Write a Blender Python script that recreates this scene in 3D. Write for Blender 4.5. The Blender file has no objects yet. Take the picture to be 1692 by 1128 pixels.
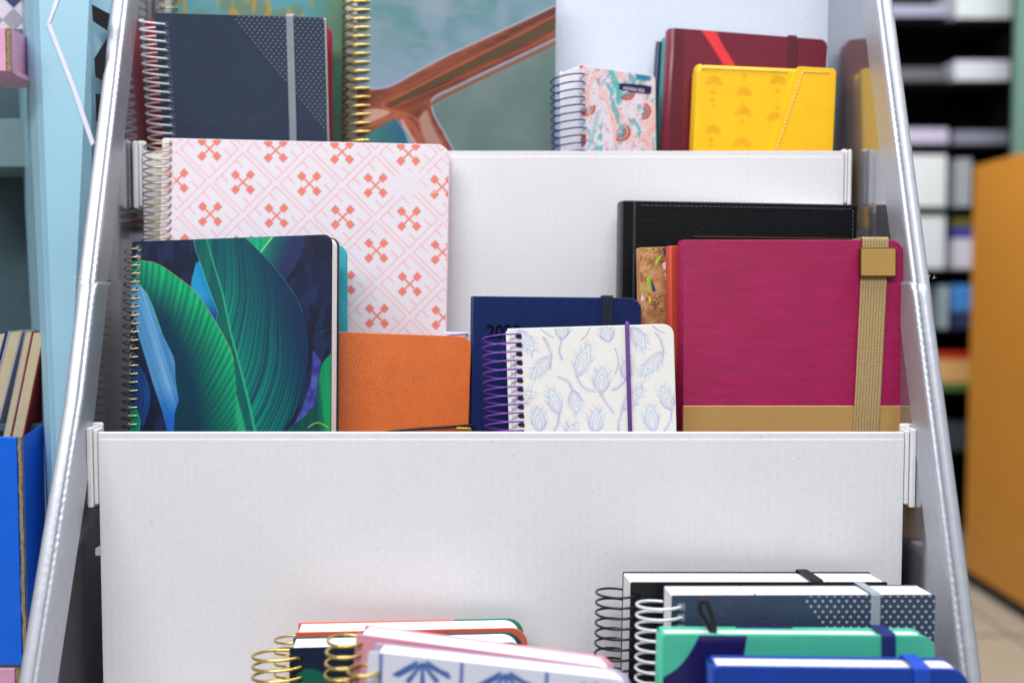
import bpy, math, random
import numpy as np
from mathutils import Vector, Matrix
random.seed(4); RNG = np.random.RandomState(7)
R = math.radians
SC = bpy.context.scene
COL = SC.collection
# ------------------------------------------------------------------ camera
CH = 1.25; TH = R(3.0); F = 1679.0
cam = bpy.data.cameras.new('camera'); camo = bpy.data.objects.new('camera', cam); COL.objects.link(camo)
camo.location = (0, 0, CH); camo.rotation_euler = (R(90) - TH, 0, 0)
cam.sensor_width = 36; cam.lens = 36 * F / 1692; cam.clip_start = .02; cam.clip_end = 100
cam.dof.use_dof = True; cam.dof.focus_distance = .775; cam.dof.aperture_fstop = 3.3
SC.camera = camo
# ------------------------------------------------------------------ world + lamps
W = bpy.data.worlds.new('World'); SC.world = W; W.use_nodes = True
bg = W.node_tree.nodes['Background']; bg.inputs[1].default_value = .50
_n = W.node_tree.nodes; _tc = _n.new('ShaderNodeTexCoord'); _sp = _n.new('ShaderNodeSeparateXYZ'); _cr = _n.new('ShaderNodeValToRGB'); _l = W.node_tree.links
_l.new(_tc.outputs['Generated'], _sp.inputs[0]); _mr = _n.new('ShaderNodeMapRange'); _mr.inputs[1].default_value = -1; _l.new(_sp.outputs[2], _mr.inputs[0]); _l.new(_mr.outputs[0], _cr.inputs[0]); _l.new(_cr.outputs[0], bg.inputs[0])
_e = _cr.color_ramp.elements; _e[0].position = .42; _e[0].color = (.12, .12, .125, 1); _e[1].position = .78; _e[1].color = (1.08, 1.14, 1.24, 1)
_x = _e.new(.54); _x.color = (.34, .355, .39, 1)
def area(name, loc, rot, sx, sy, e, c=(1, 1, 1)):
    l = bpy.data.lights.new(name, 'AREA'); l.shape = 'RECTANGLE'; l.size = sx; l.size_y = sy; l.energy = e; l.color = c
    o = bpy.data.objects.new(name, l); COL.objects.link(o); o.location = loc; o.rotation_euler = rot
area('ceiling_lamp_front', (-.5, -.75, 2.95), (R(35), 0, 0), 2.6, .5, 53)
area('ceiling_lamp_above', (.1, .55, 3.0), (0, 0, 0), 2.4, .35, 32)
area('ceiling_lamp_aisle', (1.3, 3.3, 3.0), (R(30), 0, 0), 1.6, 1.2, 62)
SC.view_settings.view_transform = 'Standard'; SC.view_settings.look = 'None'
SC.view_settings.exposure = 0; SC.view_settings.gamma = 1
SC.render.engine = 'CYCLES'
try: SC.cycles.max_bounces = 8
except Exception: pass

CT, ST = math.cos(TH), math.sin(TH)
def P(px, py, D):
    """world point on the depth plane y = D that the photograph shows at pixel px, py"""
    a = (px - 846) / F; b = (564 - py) / F
    d = (a, CT + ST * b, -ST + CT * b); s = D / d[1]
    return Vector((a * s, D, CH + d[2] * s))
def proj(A):
    d = A - np.array([0, 0, CH]); dc = d[:, 1] * CT - d[:, 2] * ST; up = d[:, 1] * ST + d[:, 2] * CT
    return 846 + F * d[:, 0] / dc, 564 - F * up / dc

# ------------------------------------------------------------------ colour + materials
def lin(c):
    return tuple(((v / 255) / 12.92 if v / 255 <= .04045 else ((v / 255 + .055) / 1.055) ** 2.4) for v in c)
def nlin(a):
    a = np.clip(a / 255., 0, 1); return np.where(a <= .04045, a / 12.92, ((a + .055) / 1.055) ** 2.4)
MATS = {}
def specks(m):
    n = m.node_tree.nodes; L = m.node_tree.links; p = n['Principled BSDF']; src = p.inputs['Base Color'].links[0].from_socket
    tc = n.new('ShaderNodeTexCoord'); v = n.new('ShaderNodeTexVoronoi'); v.inputs['Scale'].default_value = 55; L.new(tc.outputs['Object'], v.inputs['Vector'])
    a = n.new('ShaderNodeMapRange'); a.inputs[1].default_value = .02; a.inputs[2].default_value = .05; a.inputs[3].default_value = .72; a.inputs[4].default_value = 1; L.new(v.outputs['Distance'], a.inputs[0])
    w = n.new('ShaderNodeTexNoise'); w.inputs['Scale'].default_value = 9; w.inputs['Detail'].default_value = 4; L.new(tc.outputs['Object'], w.inputs['Vector'])
    c = n.new('ShaderNodeMapRange'); c.inputs[1].default_value = .35; c.inputs[2].default_value = .7; c.inputs[3].default_value = 1; c.inputs[4].default_value = .955; L.new(w.outputs['Fac'], c.inputs[0])
    mu = n.new('ShaderNodeMath'); mu.operation = 'MULTIPLY'; L.new(a.outputs[0], mu.inputs[0]); L.new(c.outputs[0], mu.inputs[1])
    s = n.new('ShaderNodeVectorMath'); s.operation = 'SCALE'; L.new(src, s.inputs[0]); L.new(mu.outputs[0], s.inputs['Scale']); L.new(s.outputs[0], p.inputs['Base Color'])
def mat(name, rgb, rough=.5, metal=0., var=.06, vscale=60, bump=.05, bscale=400, stripes=None, spec=.5, coat=0., stretch=(1, 1, 1), alpha=None, trans=0):
    """procedural principled material; rgb is sRGB 0-255. stripes=(direction, waves per metre, darkening, bump)"""
    if name in MATS: return MATS[name]
    m = bpy.data.materials.new(name); m.use_nodes = True; n = m.node_tree.nodes; L = m.node_tree.links
    p = n['Principled BSDF']; p.inputs['Roughness'].default_value = rough; p.inputs['Metallic'].default_value = metal
    p.inputs['Specular IOR Level'].default_value = spec
    if coat: p.inputs['Coat Weight'].default_value = coat; p.inputs['Coat Roughness'].default_value = .12
    if trans: p.inputs['Transmission Weight'].default_value = trans
    tc = n.new('ShaderNodeTexCoord'); mp = n.new('ShaderNodeMapping'); mp.inputs['Scale'].default_value = stretch
    L.new(tc.outputs['Object'], mp.inputs['Vector'])
    if rgb == 'print':
        at = n.new('ShaderNodeAttribute'); at.attribute_name = 'print'; base = at.outputs['Color']
    else:
        c = n.new('ShaderNodeRGB'); c.outputs[0].default_value = (*lin(rgb), 1); base = c.outputs[0]
    nz = n.new('ShaderNodeTexNoise'); nz.inputs['Scale'].default_value = vscale; nz.inputs['Detail'].default_value = 5
    L.new(mp.outputs[0], nz.inputs['Vector'])
    mr = n.new('ShaderNodeMapRange'); mr.inputs[1].default_value = .3; mr.inputs[2].default_value = .7
    mr.inputs[3].default_value = 1 - var; mr.inputs[4].default_value = 1 + var; L.new(nz.outputs['Fac'], mr.inputs[0])
    fac = mr.outputs[0]; hgt = None
    if stripes:
        d, k, dk, sb = stripes
        dp = n.new('ShaderNodeVectorMath'); dp.operation = 'DOT_PRODUCT'; dp.inputs[1].default_value = [v * k * 2 * math.pi for v in d]
        L.new(tc.outputs['Object'], dp.inputs[0])
        s = n.new('ShaderNodeMath'); s.operation = 'SINE'; L.new(dp.outputs['Value'], s.inputs[0])
        r2 = n.new('ShaderNodeMapRange'); r2.inputs[1].default_value = -1; r2.inputs[2].default_value = 1
        r2.inputs[3].default_value = 1 - dk; r2.inputs[4].default_value = 1; L.new(s.outputs[0], r2.inputs[0])
        mu = n.new('ShaderNodeMath'); mu.operation = 'MULTIPLY'; L.new(fac, mu.inputs[0]); L.new(r2.outputs[0], mu.inputs[1]); fac = mu.outputs[0]
        hgt = (s.outputs[0], sb)
    vm = n.new('ShaderNodeVectorMath'); vm.operation = 'SCALE'; L.new(base, vm.inputs[0]); L.new(fac, vm.inputs['Scale'])
    L.new(vm.outputs[0], p.inputs['Base Color'])
    if bump:
        n2 = n.new('ShaderNodeTexNoise'); n2.inputs['Scale'].default_value = bscale; n2.inputs['Detail'].default_value = 3
        L.new(mp.outputs[0], n2.inputs['Vector'])
        b = n.new('ShaderNodeBump'); b.inputs['Strength'].default_value = bump; b.inputs['Distance'].default_value = .001
        L.new(n2.outputs['Fac'], b.inputs['Height']); L.new(b.outputs[0], p.inputs['Normal'])
        if hgt:
            b2 = n.new('ShaderNodeBump'); b2.inputs['Strength'].default_value = hgt[1]; b2.inputs['Distance'].default_value = .0004
            L.new(hgt[0], b2.inputs['Height']); L.new(b.outputs[0], b2.inputs['Normal']); L.new(b2.outputs[0], p.inputs['Normal'])
    MATS[name] = m; return m
WHITE = mat('white_card', (230, 229, 232), .42, var=.035, vscale=300, bump=.10, bscale=700)
WPANEL = mat('white_panel_card', (228, 227, 231), .5, var=.03, vscale=330, bump=.14, bscale=620, stretch=(1, 1, 1.6), stripes=((1, 0, 0), 150, .012, .10))
specks(WPANEL)
SILVER = mat('silver_film', (176, 178, 186), .14, .80, var=.04, vscale=14, bump=.03, bscale=90)
SILVEDGE = mat('silver_fold', (188, 191, 200), .42, .6, var=.05, vscale=120, bump=.14, bscale=200)
PAPER = mat('paper', (247, 246, 244), .7, var=.03, vscale=200, bump=.1, bscale=500)
PAGES = mat('page_edges', (240, 238, 238), .75, var=.03, stripes=((0, 1, 0), 480, .16, .2))
GOLDW = mat('gold_wire', (205, 182, 110), .25, 1, var=.03, bump=0)
BRASS = mat('aged_brass_wire', (176, 160, 118), .28, 1, var=.08, bump=0)
SILW = mat('white_silver_wire', (222, 226, 232), .3, .15, var=.03, bump=0)
BLACKW = mat('black_wire', (8, 8, 10), .3, 0, bump=0, var=.02)
PURPW = mat('purple_wire', (118, 62, 168), .3, .1, bump=0, var=.02)
BLUEW = mat('blue_wire', (22, 48, 140), .3, .1, bump=0, var=.02)
PRINT = mat('printed_gloss', 'print', .38, bump=.03, bscale=300, var=.02, spec=.35)
PRINTM = mat('printed_matt', 'print', .5, bump=.05, bscale=600, var=.02)
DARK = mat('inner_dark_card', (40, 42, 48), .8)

# ------------------------------------------------------------------ mesh builder
class MB:
    def __init__(s): s.v = []; s.f = []; s.m = []; s.s = []; s.c = []
    def add(s, vs, fs, m=0, smooth=False, col=None):
        o = len(s.v); s.v.extend([tuple(v) for v in vs]); s.f.extend([tuple(i + o for i in f) for f in fs])
        s.m.extend([m] * len(fs)); s.s.extend([smooth] * len(fs))
        if col is None: s.c.extend([(.5, .5, .5)] * len(vs))
        elif isinstance(col, np.ndarray): s.c.extend(map(tuple, col.tolist()))
        else: s.c.extend([tuple(col)] * len(vs))
        return s
    def box(s, x0, x1, y0, y1, z0, z1, m=0, col=None):
        v = [(x, y, z) for x in (x0, x1) for y in (y0, y1) for z in (z0, z1)]
        return s.add(v, [(0, 1, 3, 2), (4, 6, 7, 5), (0, 4, 5, 1), (2, 3, 7, 6), (0, 2, 6, 4), (1, 5, 7, 3)], m, col=col)
    def hexa(s, v, m=0, col=None):   # 8 verts: bottom 4 ccw, top 4 ccw
        return s.add(v, [(3, 2, 1, 0), (4, 5, 6, 7), (0, 1, 5, 4), (1, 2, 6, 5), (2, 3, 7, 6), (3, 0, 4, 7)], m, col=col)
    def slab(s, x0, x1, z0, z1, y0, y1, rad=(0, 0, 0, 0), bev=.0004, m=0, col=None, wob=None):
        """rounded rectangle in x-z, thick from y0 to y1; rad = TL TR BR BL"""
        bev = min(bev, (y1 - y0) * .45)
        def ring(ins, y):
            out = []
            cs = [(x0, z1, 1, -1, rad[0], 180, 90), (x1, z1, -1, -1, rad[1], 90, 0), (x1, z0, -1, 1, rad[2], 0, -90), (x0, z0, 1, 1, rad[3], -90, -180)]
            for (cx, cz, sx, sz, r, a0, a1) in cs:
                r = max(r, .0006); k = 8 if r > .001 else 2
                ox, oz = cx + sx * r, cz + sz * r; rr = max(r - ins, .0001)
                for i in range(k + 1):
                    a = R(a0 + (a1 - a0) * i / k); out.append((ox + rr * math.cos(a), y, oz + rr * math.sin(a)))
            return out
        h = bev * .3
        rs = [ring(bev, y0), ring(h, y0 + h), ring(0, y0 + bev), ring(0, y1 - bev), ring(h, y1 - h), ring(bev, y1)]
        n = len(rs[0]); v = sum(rs, []); f = [tuple(range(n))[::-1], tuple(range(5 * n, 6 * n))]
        for k in range(5):
            for i in range(n): j = (i + 1) % n; f.append((k * n + i, k * n + j, (k + 1) * n + j, (k + 1) * n + i))
        return s.add(v, f, m, col=col)
    def tube(s, pts, r, m=0, seg=8, closed=False, col=None):
        pts = [Vector(p) for p in pts]; n = len(pts); v = []; prev = None
        for i, p in enumerate(pts):
            t = (pts[min(i + 1, n - 1)] - pts[max(i - 1, 0)]).normalized()
            if prev is None:
                prev = t.orthogonal().normalized()
            prev = (prev - t * prev.dot(t)).normalized(); b = t.cross(prev)
            for k in range(seg):
                a = 2 * math.pi * k / seg; v.append(p + (prev * math.cos(a) + b * math.sin(a)) * r)
        f = [(i * seg + k, i * seg + (k + 1) % seg, (i + 1) * seg + (k + 1) % seg, (i + 1) * seg + k) for i in range(n - 1) for k in range(seg)]
        f += [tuple(range(seg))[::-1], tuple(range((n - 1) * seg, n * seg))]
        return s.add(v, f, m, True, col)
    def build(s, name, mats, parent=None):
        me = bpy.data.meshes.new(name); me.from_pydata(s.v, [], s.f); me.update()
        if not isinstance(mats, (list, tuple)): mats = [mats]
        for m in mats: me.materials.append(m)
        me.polygons.foreach_set('material_index', s.m); me.polygons.foreach_set('use_smooth', s.s)
        a = me.color_attributes.new('print', 'FLOAT_COLOR', 'POINT')
        c = np.ones((len(s.v), 4), dtype=np.float32); c[:, :3] = np.array(s.c, dtype=np.float32).reshape(-1, 3); a.data.foreach_set('color', c.ravel())
        o = bpy.data.objects.new(name, me); COL.objects.link(o)
        if parent: o.parent = parent
        return o
def tag(o, label=None, cat=None, group=None, kind=None):
    for k, v in (('label', label), ('category', cat), ('group', group), ('kind', kind)):
        if v: o[k] = v
    return o
def empty(name, M, label, cat, group=None):
    o = bpy.data.objects.new(name, None); COL.objects.link(o); o.matrix_world = M; o.empty_display_size = .03
    return tag(o, label, cat, group)

# ------------------------------------------------------------------ drawing for printed covers (arrays of photo pixels)
def noise2(x, y, sc, seed=0, octv=3):
    out = np.zeros_like(x); amp = 1.; tot = 0
    for o in range(octv):
        r = np.random.RandomState(seed * 31 + o); g = r.rand(64, 64); u = x / sc; v = y / sc
        iu = np.floor(u).astype(int); iv = np.floor(v).astype(int); fu = u - iu; fv = v - iv
        fu = fu * fu * (3 - 2 * fu); fv = fv * fv * (3 - 2 * fv)
        a = g[iu % 64, iv % 64]; b = g[(iu + 1) % 64, iv % 64]; c = g[iu % 64, (iv + 1) % 64]; d = g[(iu + 1) % 64, (iv + 1) % 64]
        out += amp * ((a * (1 - fu) + b * fu) * (1 - fv) + (c * (1 - fu) + d * fu) * fv); tot += amp; amp *= .5; sc = sc / 2.03
    return out / tot
def smooth(pts, n=6, closed=False):
    p = [np.array(q, float) for q in pts]; out = []; N = len(p)
    for i in range(N if closed else N - 1):
        a = p[(i - 1) % N] if closed or i > 0 else p[i]; b = p[i]; c = p[(i + 1) % N]; d = p[(i + 2) % N] if closed or i + 2 < N else c
        for k in range(n):
            t = k / n; out.append(.5 * ((2 * b) + (-a + c) * t + (2 * a - 5 * b + 4 * c - d) * t * t + (-a + 3 * b - 3 * c + d) * t ** 3))
    if not closed: out.append(p[-1])
    return [tuple(q) for q in out]
class Art:
    def __init__(s, X, Y, base):
        s.X, s.Y = X, Y; s.C = np.zeros((len(X), 3)); s.C[:] = base
    def sel(s, pts, pad):
        a = np.array(pts); return np.nonzero((s.X > a[:, 0].min() - pad) & (s.X < a[:, 0].max() + pad) & (s.Y > a[:, 1].min() - pad) & (s.Y < a[:, 1].max() + pad))[0]
    def dist(s, pts, closed, I, w=None):
        X, Y = s.X[I], s.Y[I]; D = np.full(len(I), 1e9); ins = np.zeros(len(I), bool); n = len(pts)
        for i in range(n if closed else n - 1):
            ax, ay = pts[i]; bx, by = pts[(i + 1) % n]; dx, dy = bx - ax, by - ay; L = dx * dx + dy * dy + 1e-9
            t = np.clip(((X - ax) * dx + (Y - ay) * dy) / L, 0, 1)
            d = np.hypot(X - ax - t * dx, Y - ay - t * dy)
            if w is not None: d = d - (w[0] + (w[1] - w[0]) * (i + t) / (n - 1)) / 2
            D = np.minimum(D, d)
            if closed and ay != by:
                c = ((ay > Y) != (by > Y)); ins ^= c & (X < (bx - ax) * (Y - ay) / (by - ay) + ax)
        return np.where(ins, -D, D) if closed else D
    def put(s, I, a, col):
        col = np.array(col, float)
        if col.ndim == 1: col = col[None, :]
        s.C[I] = s.C[I] * (1 - a[:, None]) + col * a[:, None]
    def poly(s, pts, col, soft=.6, alpha=1.):
        I = s.sel(pts, soft * 2 + 1)
        if not len(I): return
        a = np.clip(.5 - s.dist(pts, True, I) / (2 * soft), 0, 1) * alpha
        s.put(I, a, col(s.X[I], s.Y[I]) if callable(col) else col)
    def line(s, pts, w, col, soft=.5, alpha=1., w2=None):
        I = s.sel(pts, w + soft * 2 + 1)
        if not len(I): return
        w2 = w if w2 is None else w2
        a = np.clip(.5 - s.dist(pts, False, I, (w, w2)) / (2 * soft), 0, 1) * alpha
        s.put(I, a, col(s.X[I], s.Y[I]) if callable(col) else col)
    def disc(s, x, y, r, col, soft=.5, alpha=1.):
        I = s.sel([(x, y)], r + soft + 1)
        if len(I): s.put(I, np.clip(.5 - (np.hypot(s.X[I] - x, s.Y[I] - y) - r) / (2 * soft), 0, 1) * alpha, col)
def mixc(a, b, t):
    t = np.clip(t, 0, 1)[:, None]; return np.array(a, float) * (1 - t) + np.array(b, float) * t

# ------------------------------------------------------------------ notebooks
class Book:
    def __init__(s, name, label, TL, TR, thick, lean, floor, cat='notebook', group=None):
        TL, TR = P(*TL), P(*TR); ex = (TR - TL).normalized()
        up = Vector((0, math.sin(R(lean)), math.cos(R(lean)))); ez = (up - ex * up.dot(ex)).normalized(); ey = ez.cross(ex)
        s.w = (TR - TL).length; s.t = thick
        s.h = (min(TL.z, TR.z) - floor - max(0, thick * -ey.z)) / ez.z - .001
        O = (TL + TR) / 2 - ez * s.h
        s.M = Matrix(((ex.x, ey.x, ez.x, O.x), (ex.y, ey.y, ez.y, O.y), (ex.z, ey.z, ez.z, O.z), (0, 0, 0, 1)))
        s.o = empty(name, s.M, label, cat, group); s.Mi = s.M.inverted()
        s.scale = F / ((TL.y + TR.y) / 2)
    def loc(s, px, py, y=0):
        a = s.Mi @ Vector((0, 0, CH)); b = s.Mi @ P(px, py, 1.0); d = b - a; t = (y - a.y) / d.y
        q = a + d * t; return q.x, q.z
    def px(s, x, z):
        p = s.M @ Vector((x, 0, z)); X, Y = proj(np.array([[p.x, p.y, p.z]])); return float(X[0]), float(Y[0])
    def cover(s, name, y0, y1, rad, art=None, base=(128, 128, 128), m=None, step=.0005, x0=None, x1=None, dz=0, art_y=None, bev=.0004, zmin=0):
        x0 = -s.w / 2 if x0 is None else x0; x1 = s.w / 2 if x1 is None else x1
        b = MB(); b.slab(x0, x1, 0, s.h - dz, y0, y1, rad, bev=bev, col=lin(base))
        if art:
            e = bev + .0001; ax0, ax1, az0, az1 = x0 + e, x1 - e, max(e, zmin), s.h - dz - e; y = y0 - .00012
            nx = int((ax1 - ax0) / step) + 1; nz = int((az1 - az0) / step) + 1
            gx, gz = np.meshgrid(np.linspace(ax0, ax1, nx), np.linspace(az0, az1, nz)); gx = gx.ravel(); gz = gz.ravel()
            # round the corners of the printed sheet
            rs = [(ax0, az1, 1, -1, rad[0]), (ax1, az1, -1, -1, rad[1]), (ax1, az0, -1, 1, rad[2]), (ax0, az0, 1, 1, rad[3])]
            for cx, cz, sx, sz, r in rs:
                if r <= 0: continue
                ox, oz = cx + sx * r, cz + sz * r
                I = ((gx - ox) * sx < 0) & ((gz - oz) * sz < 0); d = np.hypot(gx - ox, gz - oz); K = I & (d > r)
                gx[K] = ox + (gx[K] - ox) * r / d[K]; gz[K] = oz + (gz[K] - oz) * r / d[K]
            A = np.stack([gx, np.full_like(gx, y), gz], 1); Mn = np.array(s.M); Wd = A @ Mn[:3, :3].T + Mn[:3, 3]
            X, Y = proj(Wd); C = nlin(art(X, Y))
            i = np.arange(nx * nz).reshape(nz, nx); q = np.stack([i[:-1, :-1], i[:-1, 1:], i[1:, 1:], i[1:, :-1]], -1).reshape(-1, 4)
            b.add(A.tolist(), q.tolist(), 0, True, C)
        return b.build(name, m or PRINT, s.o)
    def pages(s, y0, y1, x0=None, x1=None, top=.003, m=None, name='page_block', rad=(0, 0, 0, 0)):
        b = MB(); b.slab(-s.w / 2 + .003 if x0 is None else x0, s.w / 2 - .003 if x1 is None else x1, .002, s.h - top, y0, y1, rad, bev=.0002)
        return b.build(name, m or PAGES, s.o)
    def coil(s, hx, pitch, r, rx, ry, m, top=.008, phase=0., z1=None, name='spiral_binding', tail=True, flip=False, shear=0.):
        """helical wire; hx = distance of the holes from the left edge"""
        xh = -s.w / 2 + hx; yc = s.t / 2; a = math.asin(min(.98, (s.t / 2) / ry)); xc = xh - rx * math.cos(a)
        zt = s.h - top; n = int((zt - .004) / pitch); pts = []
        K = 28
        for i in range(n * K + K // 2):
            th = 2 * math.pi * i / K; ang = -a - th
            pts.append((xc + rx * math.cos(ang), yc + ry * math.sin(ang), zt - pitch * i / K if not flip else zt - pitch * (n + .5) + pitch * i / K)); q_ = pts[-1]; pts[-1] = (q_[0], q_[1], q_[2] - shear * (q_[1] - yc))
        if tail and not flip: pts = [(pts[0][0] - .004, pts[0][1] + .003, pts[0][2] - pitch * .8), (pts[0][0] - .001, pts[0][1] + .001, pts[0][2] - pitch * .3)] + pts
        b = MB(); b.tube(pts, r, seg=7)
        return b.build(name, m, s.o)
    def strap(s, xt, xb, wd, m, ribs=4, th=.0007, name='elastic_band', zt=None, back=True, parent=None, y=None):
        """flat ribbed elastic from xt at the top to xb at the foot, over the top and down the back"""
        b = MB(); h = s.h + .0006; e = .0008; t = s.t + e
        path = [((xb), -e, 0), ((xb + xt) / 2 + .0005, -e, h / 2), ((xt), -e, h - .0006), (xt, -.0003, h + .0002), (xt, 0.0005, h + .0005), (xt, t - .001, h + .0005), (xt, t, h - .001)]
        if back: path.append((xb, t, 0))
        N = ribs * 4; v = []; 
        for k, (x, yy, z) in enumerate(path):
            i0 = max(k - 1, 0); i1 = min(k + 1, len(path) - 1)
            ty, tz = path[i1][1] - path[i0][1], path[i1][2] - path[i0][2]; L = math.hypot(ty, tz) or 1; ny, nz = -tz / L, ty / L
            for j in range(N + 1):
                u = j / N; o = th + .00022 * math.sin(u * ribs * 2 * math.pi - 1.57)
                v.append((x + (u - .5) * wd, yy + ny * o, z + nz * o))
            v.append((x + .5 * wd, yy, z)); v.append((x - .5 * wd, yy, z))
        n = N + 3; f = []
        for k in range(len(path) - 1):
            for j in range(n): f.append((k * n + j, k * n + (j + 1) % n, (k + 1) * n + (j + 1) % n, (k + 1) * n + j))
        b.add(v, f, 0, False); return b.build(name, m, parent or s.o)
    def text(s, body, px, py, size_px, m, name='lettering', parent=None, y=-.0006, ext=.0001, bold=0, track=1.0, xs=1.0):
        cu = bpy.data.curves.new(name, 'FONT'); cu.body = body; k = size_px / s.scale; cu.size = k; cu.extrude = ext; cu.offset = bold * k; cu.space_character = track
        t = bpy.data.objects.new(name, cu); COL.objects.link(t); bpy.context.view_layer.update()
        me = bpy.data.meshes.new_from_object(t.evaluated_get(bpy.context.evaluated_depsgraph_get())); bpy.data.objects.remove(t); bpy.data.curves.remove(cu)
        me.materials.clear(); me.materials.append(m); o = bpy.data.objects.new(name, me); COL.objects.link(o); o.parent = parent or s.o
        x, z = s.loc(px, py); o.location = (x, y, z); o.rotation_euler = (R(90), 0, 0); o.scale = (xs, 1, 1); return o
    def stitches(s, runs, m, name='stitching', ln=.0022, gap=.0014, r=.00028, y=-.0003):
        b = MB()
        for (x0, z0), (x1, z1) in runs:
            L = math.hypot(x1 - x0, z1 - z0); n = int(L / (ln + gap)); ux, uz = (x1 - x0) / L, (z1 - z0) / L
            for i in range(n):
                a = i * (ln + gap); p = (x0 + ux * a, z0 + uz * a); q = (p[0] + ux * ln, p[1] + uz * ln)
                mid = ((p[0] + q[0]) / 2, y - r * .6, (p[1] + q[1]) / 2)
                b.tube([(p[0], y + .0003, p[1]), (p[0] + ux * ln * .15, y - r * .4, p[1] + uz * ln * .15), mid, (q[0] - ux * ln * .15, y - r * .4, q[1] - uz * ln * .15), (q[0], y + .0003, q[1])], r, seg=5)
        return b.build(name, m, s.o)
    def spine(s, m, y0=0, y1=None, bulge=.003, name='spine', dz=0):
        y1 = s.t if y1 is None else y1; b = MB(); K = 10; x = -s.w / 2; v = []; ym = (y0 + y1) / 2; ry = (y1 - y0) / 2
        for z in (0, .0005, s.h - dz - .0008, s.h - dz):
            ins = .0006 if z in (0, s.h - dz) else 0
            for k in range(K + 1):
                a = math.pi * k / K; c = abs(math.sin(a)) ** .7
                v.append((x + .004 - (.004 + bulge - ins) * c, ym - (ry - ins) * math.cos(a), z))
        f = [(r * (K + 1) + k, (r + 1) * (K + 1) + k, (r + 1) * (K + 1) + k + 1, r * (K + 1) + k + 1) for r in range(3) for k in range(K)]
        b.add(v, f, 0, True)
        # inner side so that it is a board and not a film
        b.box(x + .0015, x + .004, y0 + .001, y1 - .001, .0005, s.h - dz - .001)
        return b.build(name, m, s.o)
    def hard(s, m, rad, cov=.0022, bulge=.003, art=None, base=(128, 128, 128), pg=.003, step=.0006, pm=None, edge=None):
        """hardback: boards, rounded spine and page block"""
        x0 = -s.w / 2 + .0015
        f = s.cover('front_cover', 0, cov, rad, art, base, m, step, x0=x0) if art else s.plain('front_cover', 0, cov, rad, m, x0)
        s.plain('back_cover', s.t - cov, s.t, rad, edge or m, x0)
        s.spine(edge or m, bulge=bulge)
        s.pages(cov, s.t - cov, x0=-s.w / 2 + .003, x1=s.w / 2 - pg, top=pg, m=pm, rad=(0, rad[1] * .8, 0, 0))
        return f
    def plain(s, name, y0, y1, rad, m, x0=None, x1=None, dz=0, bev=.0006):
        b = MB(); b.slab(-s.w / 2 if x0 is None else x0, s.w / 2 if x1 is None else x1, 0, s.h - dz, y0, y1, rad, bev=bev)
        return b.build(name, m, s.o)

# ================================================================== THE STAND
D1, D2, D3 = .750, .888, .985
LIP1 = P(846, 714, D1).z; LIP2 = P(1100, 249, D2).z; LIP3 = P(1100, -60, D3).z
FA = CH - .195; FB = CH + .053; FC = CH - .393          # pocket floors: middle, top, bottom
stand = empty('display_stand', Matrix.Translation((0, .8, 0)), 'silver sided cardboard display stand with white stepped pockets full of planners', 'display stand')
SO = Vector((0, .8, 0))
def off(b):   # world-built mesh into the stand's frame
    b.v = [(x - SO.x, y - SO.y, z - SO.z) for x, y, z in b.v]; return b
def xin(side, D): return .3015 if side > 0 else -(.3165 + max(0, D - .744) * .10)
def edgeD(z, side=1): return .7675 + .375 * (z - CH) if side > 0 else .7835 + .442 * (z - CH)
def wall(side, z0, z1, grow, name):
    b = MB(); th = .0155; g = grow
    # body: two parallel faces from the front edge to the back
    zs = np.arange(z0, z1 + .0001, .0024); n = len(zs); D9 = 1.14
    prof = []   # cross-section: (outward offset, forward offset)
    for k in range(7):
        a = math.pi * (1.0 - k / 6 * 1.0); prof.append((.0026 + .0026 * math.cos(a), .0028 * math.sin(a)))
    prof = [(-.0002, -.030), (0, -.006)] + prof + [(.0062, -.0006), (.009, .0000), (.0125, 0), (.0146, -.0012), (.0155, -.004), (.0155, -.030)]
    v = []; rr = random.Random(5 if side > 0 else 9); k = len(prof)
    for i, z in enumerate(zs):
        ta = (z1 - z); shrink = 0
        if grow and ta < .012: shrink = .009 * (1 - math.sqrt(max(0, 1 - (1 - ta / .012) ** 2)))
        for j, (ou, fo) in enumerate(prof):
            f2 = fo; o2 = ou
            if 2 <= j <= 8: sc = .00050 * (.7 + .5 * math.sin(z * 37 + side)) * math.sin(z * 2 * math.pi / .0058 + side * j * .35) + rr.uniform(-.00008, .00008); f2 += sc; o2 += sc * .5
            elif 9 <= j <= 12: f2 += rr.uniform(-.00004, .00004)
            D = edgeD(z, side) - f2 * 1.0 - g + shrink
            x = xin(side, D) - side * g * .55 + side * o2
            v.append((x, D, z))
    f = [(i * k + j, i * k + j + 1, (i + 1) * k + j + 1, (i + 1) * k + j) for i in range(n - 1) for j in range(k - 1)]
    f += [tuple(range((n - 1) * k, n * k))]
    b.add(v, f, 1, True)
    # sheet behind the fold
    A = []
    for z in (z0, z1):
        for D in (edgeD(z, side) + .030 - g, D9):
            for o_ in (0, th): A.append((xin(side, D) - side * g * .5 + side * o_, D, z))
    b.add(A, [(0, 2, 6, 4), (1, 5, 7, 3), (4, 6, 7, 5), (2, 3, 7, 6), (0, 1, 3, 2)], 0)
    o = off(b).build(name, [SILVER, SILVEDGE], stand); return o
SEAM = P(150, 462, .775).z
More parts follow.
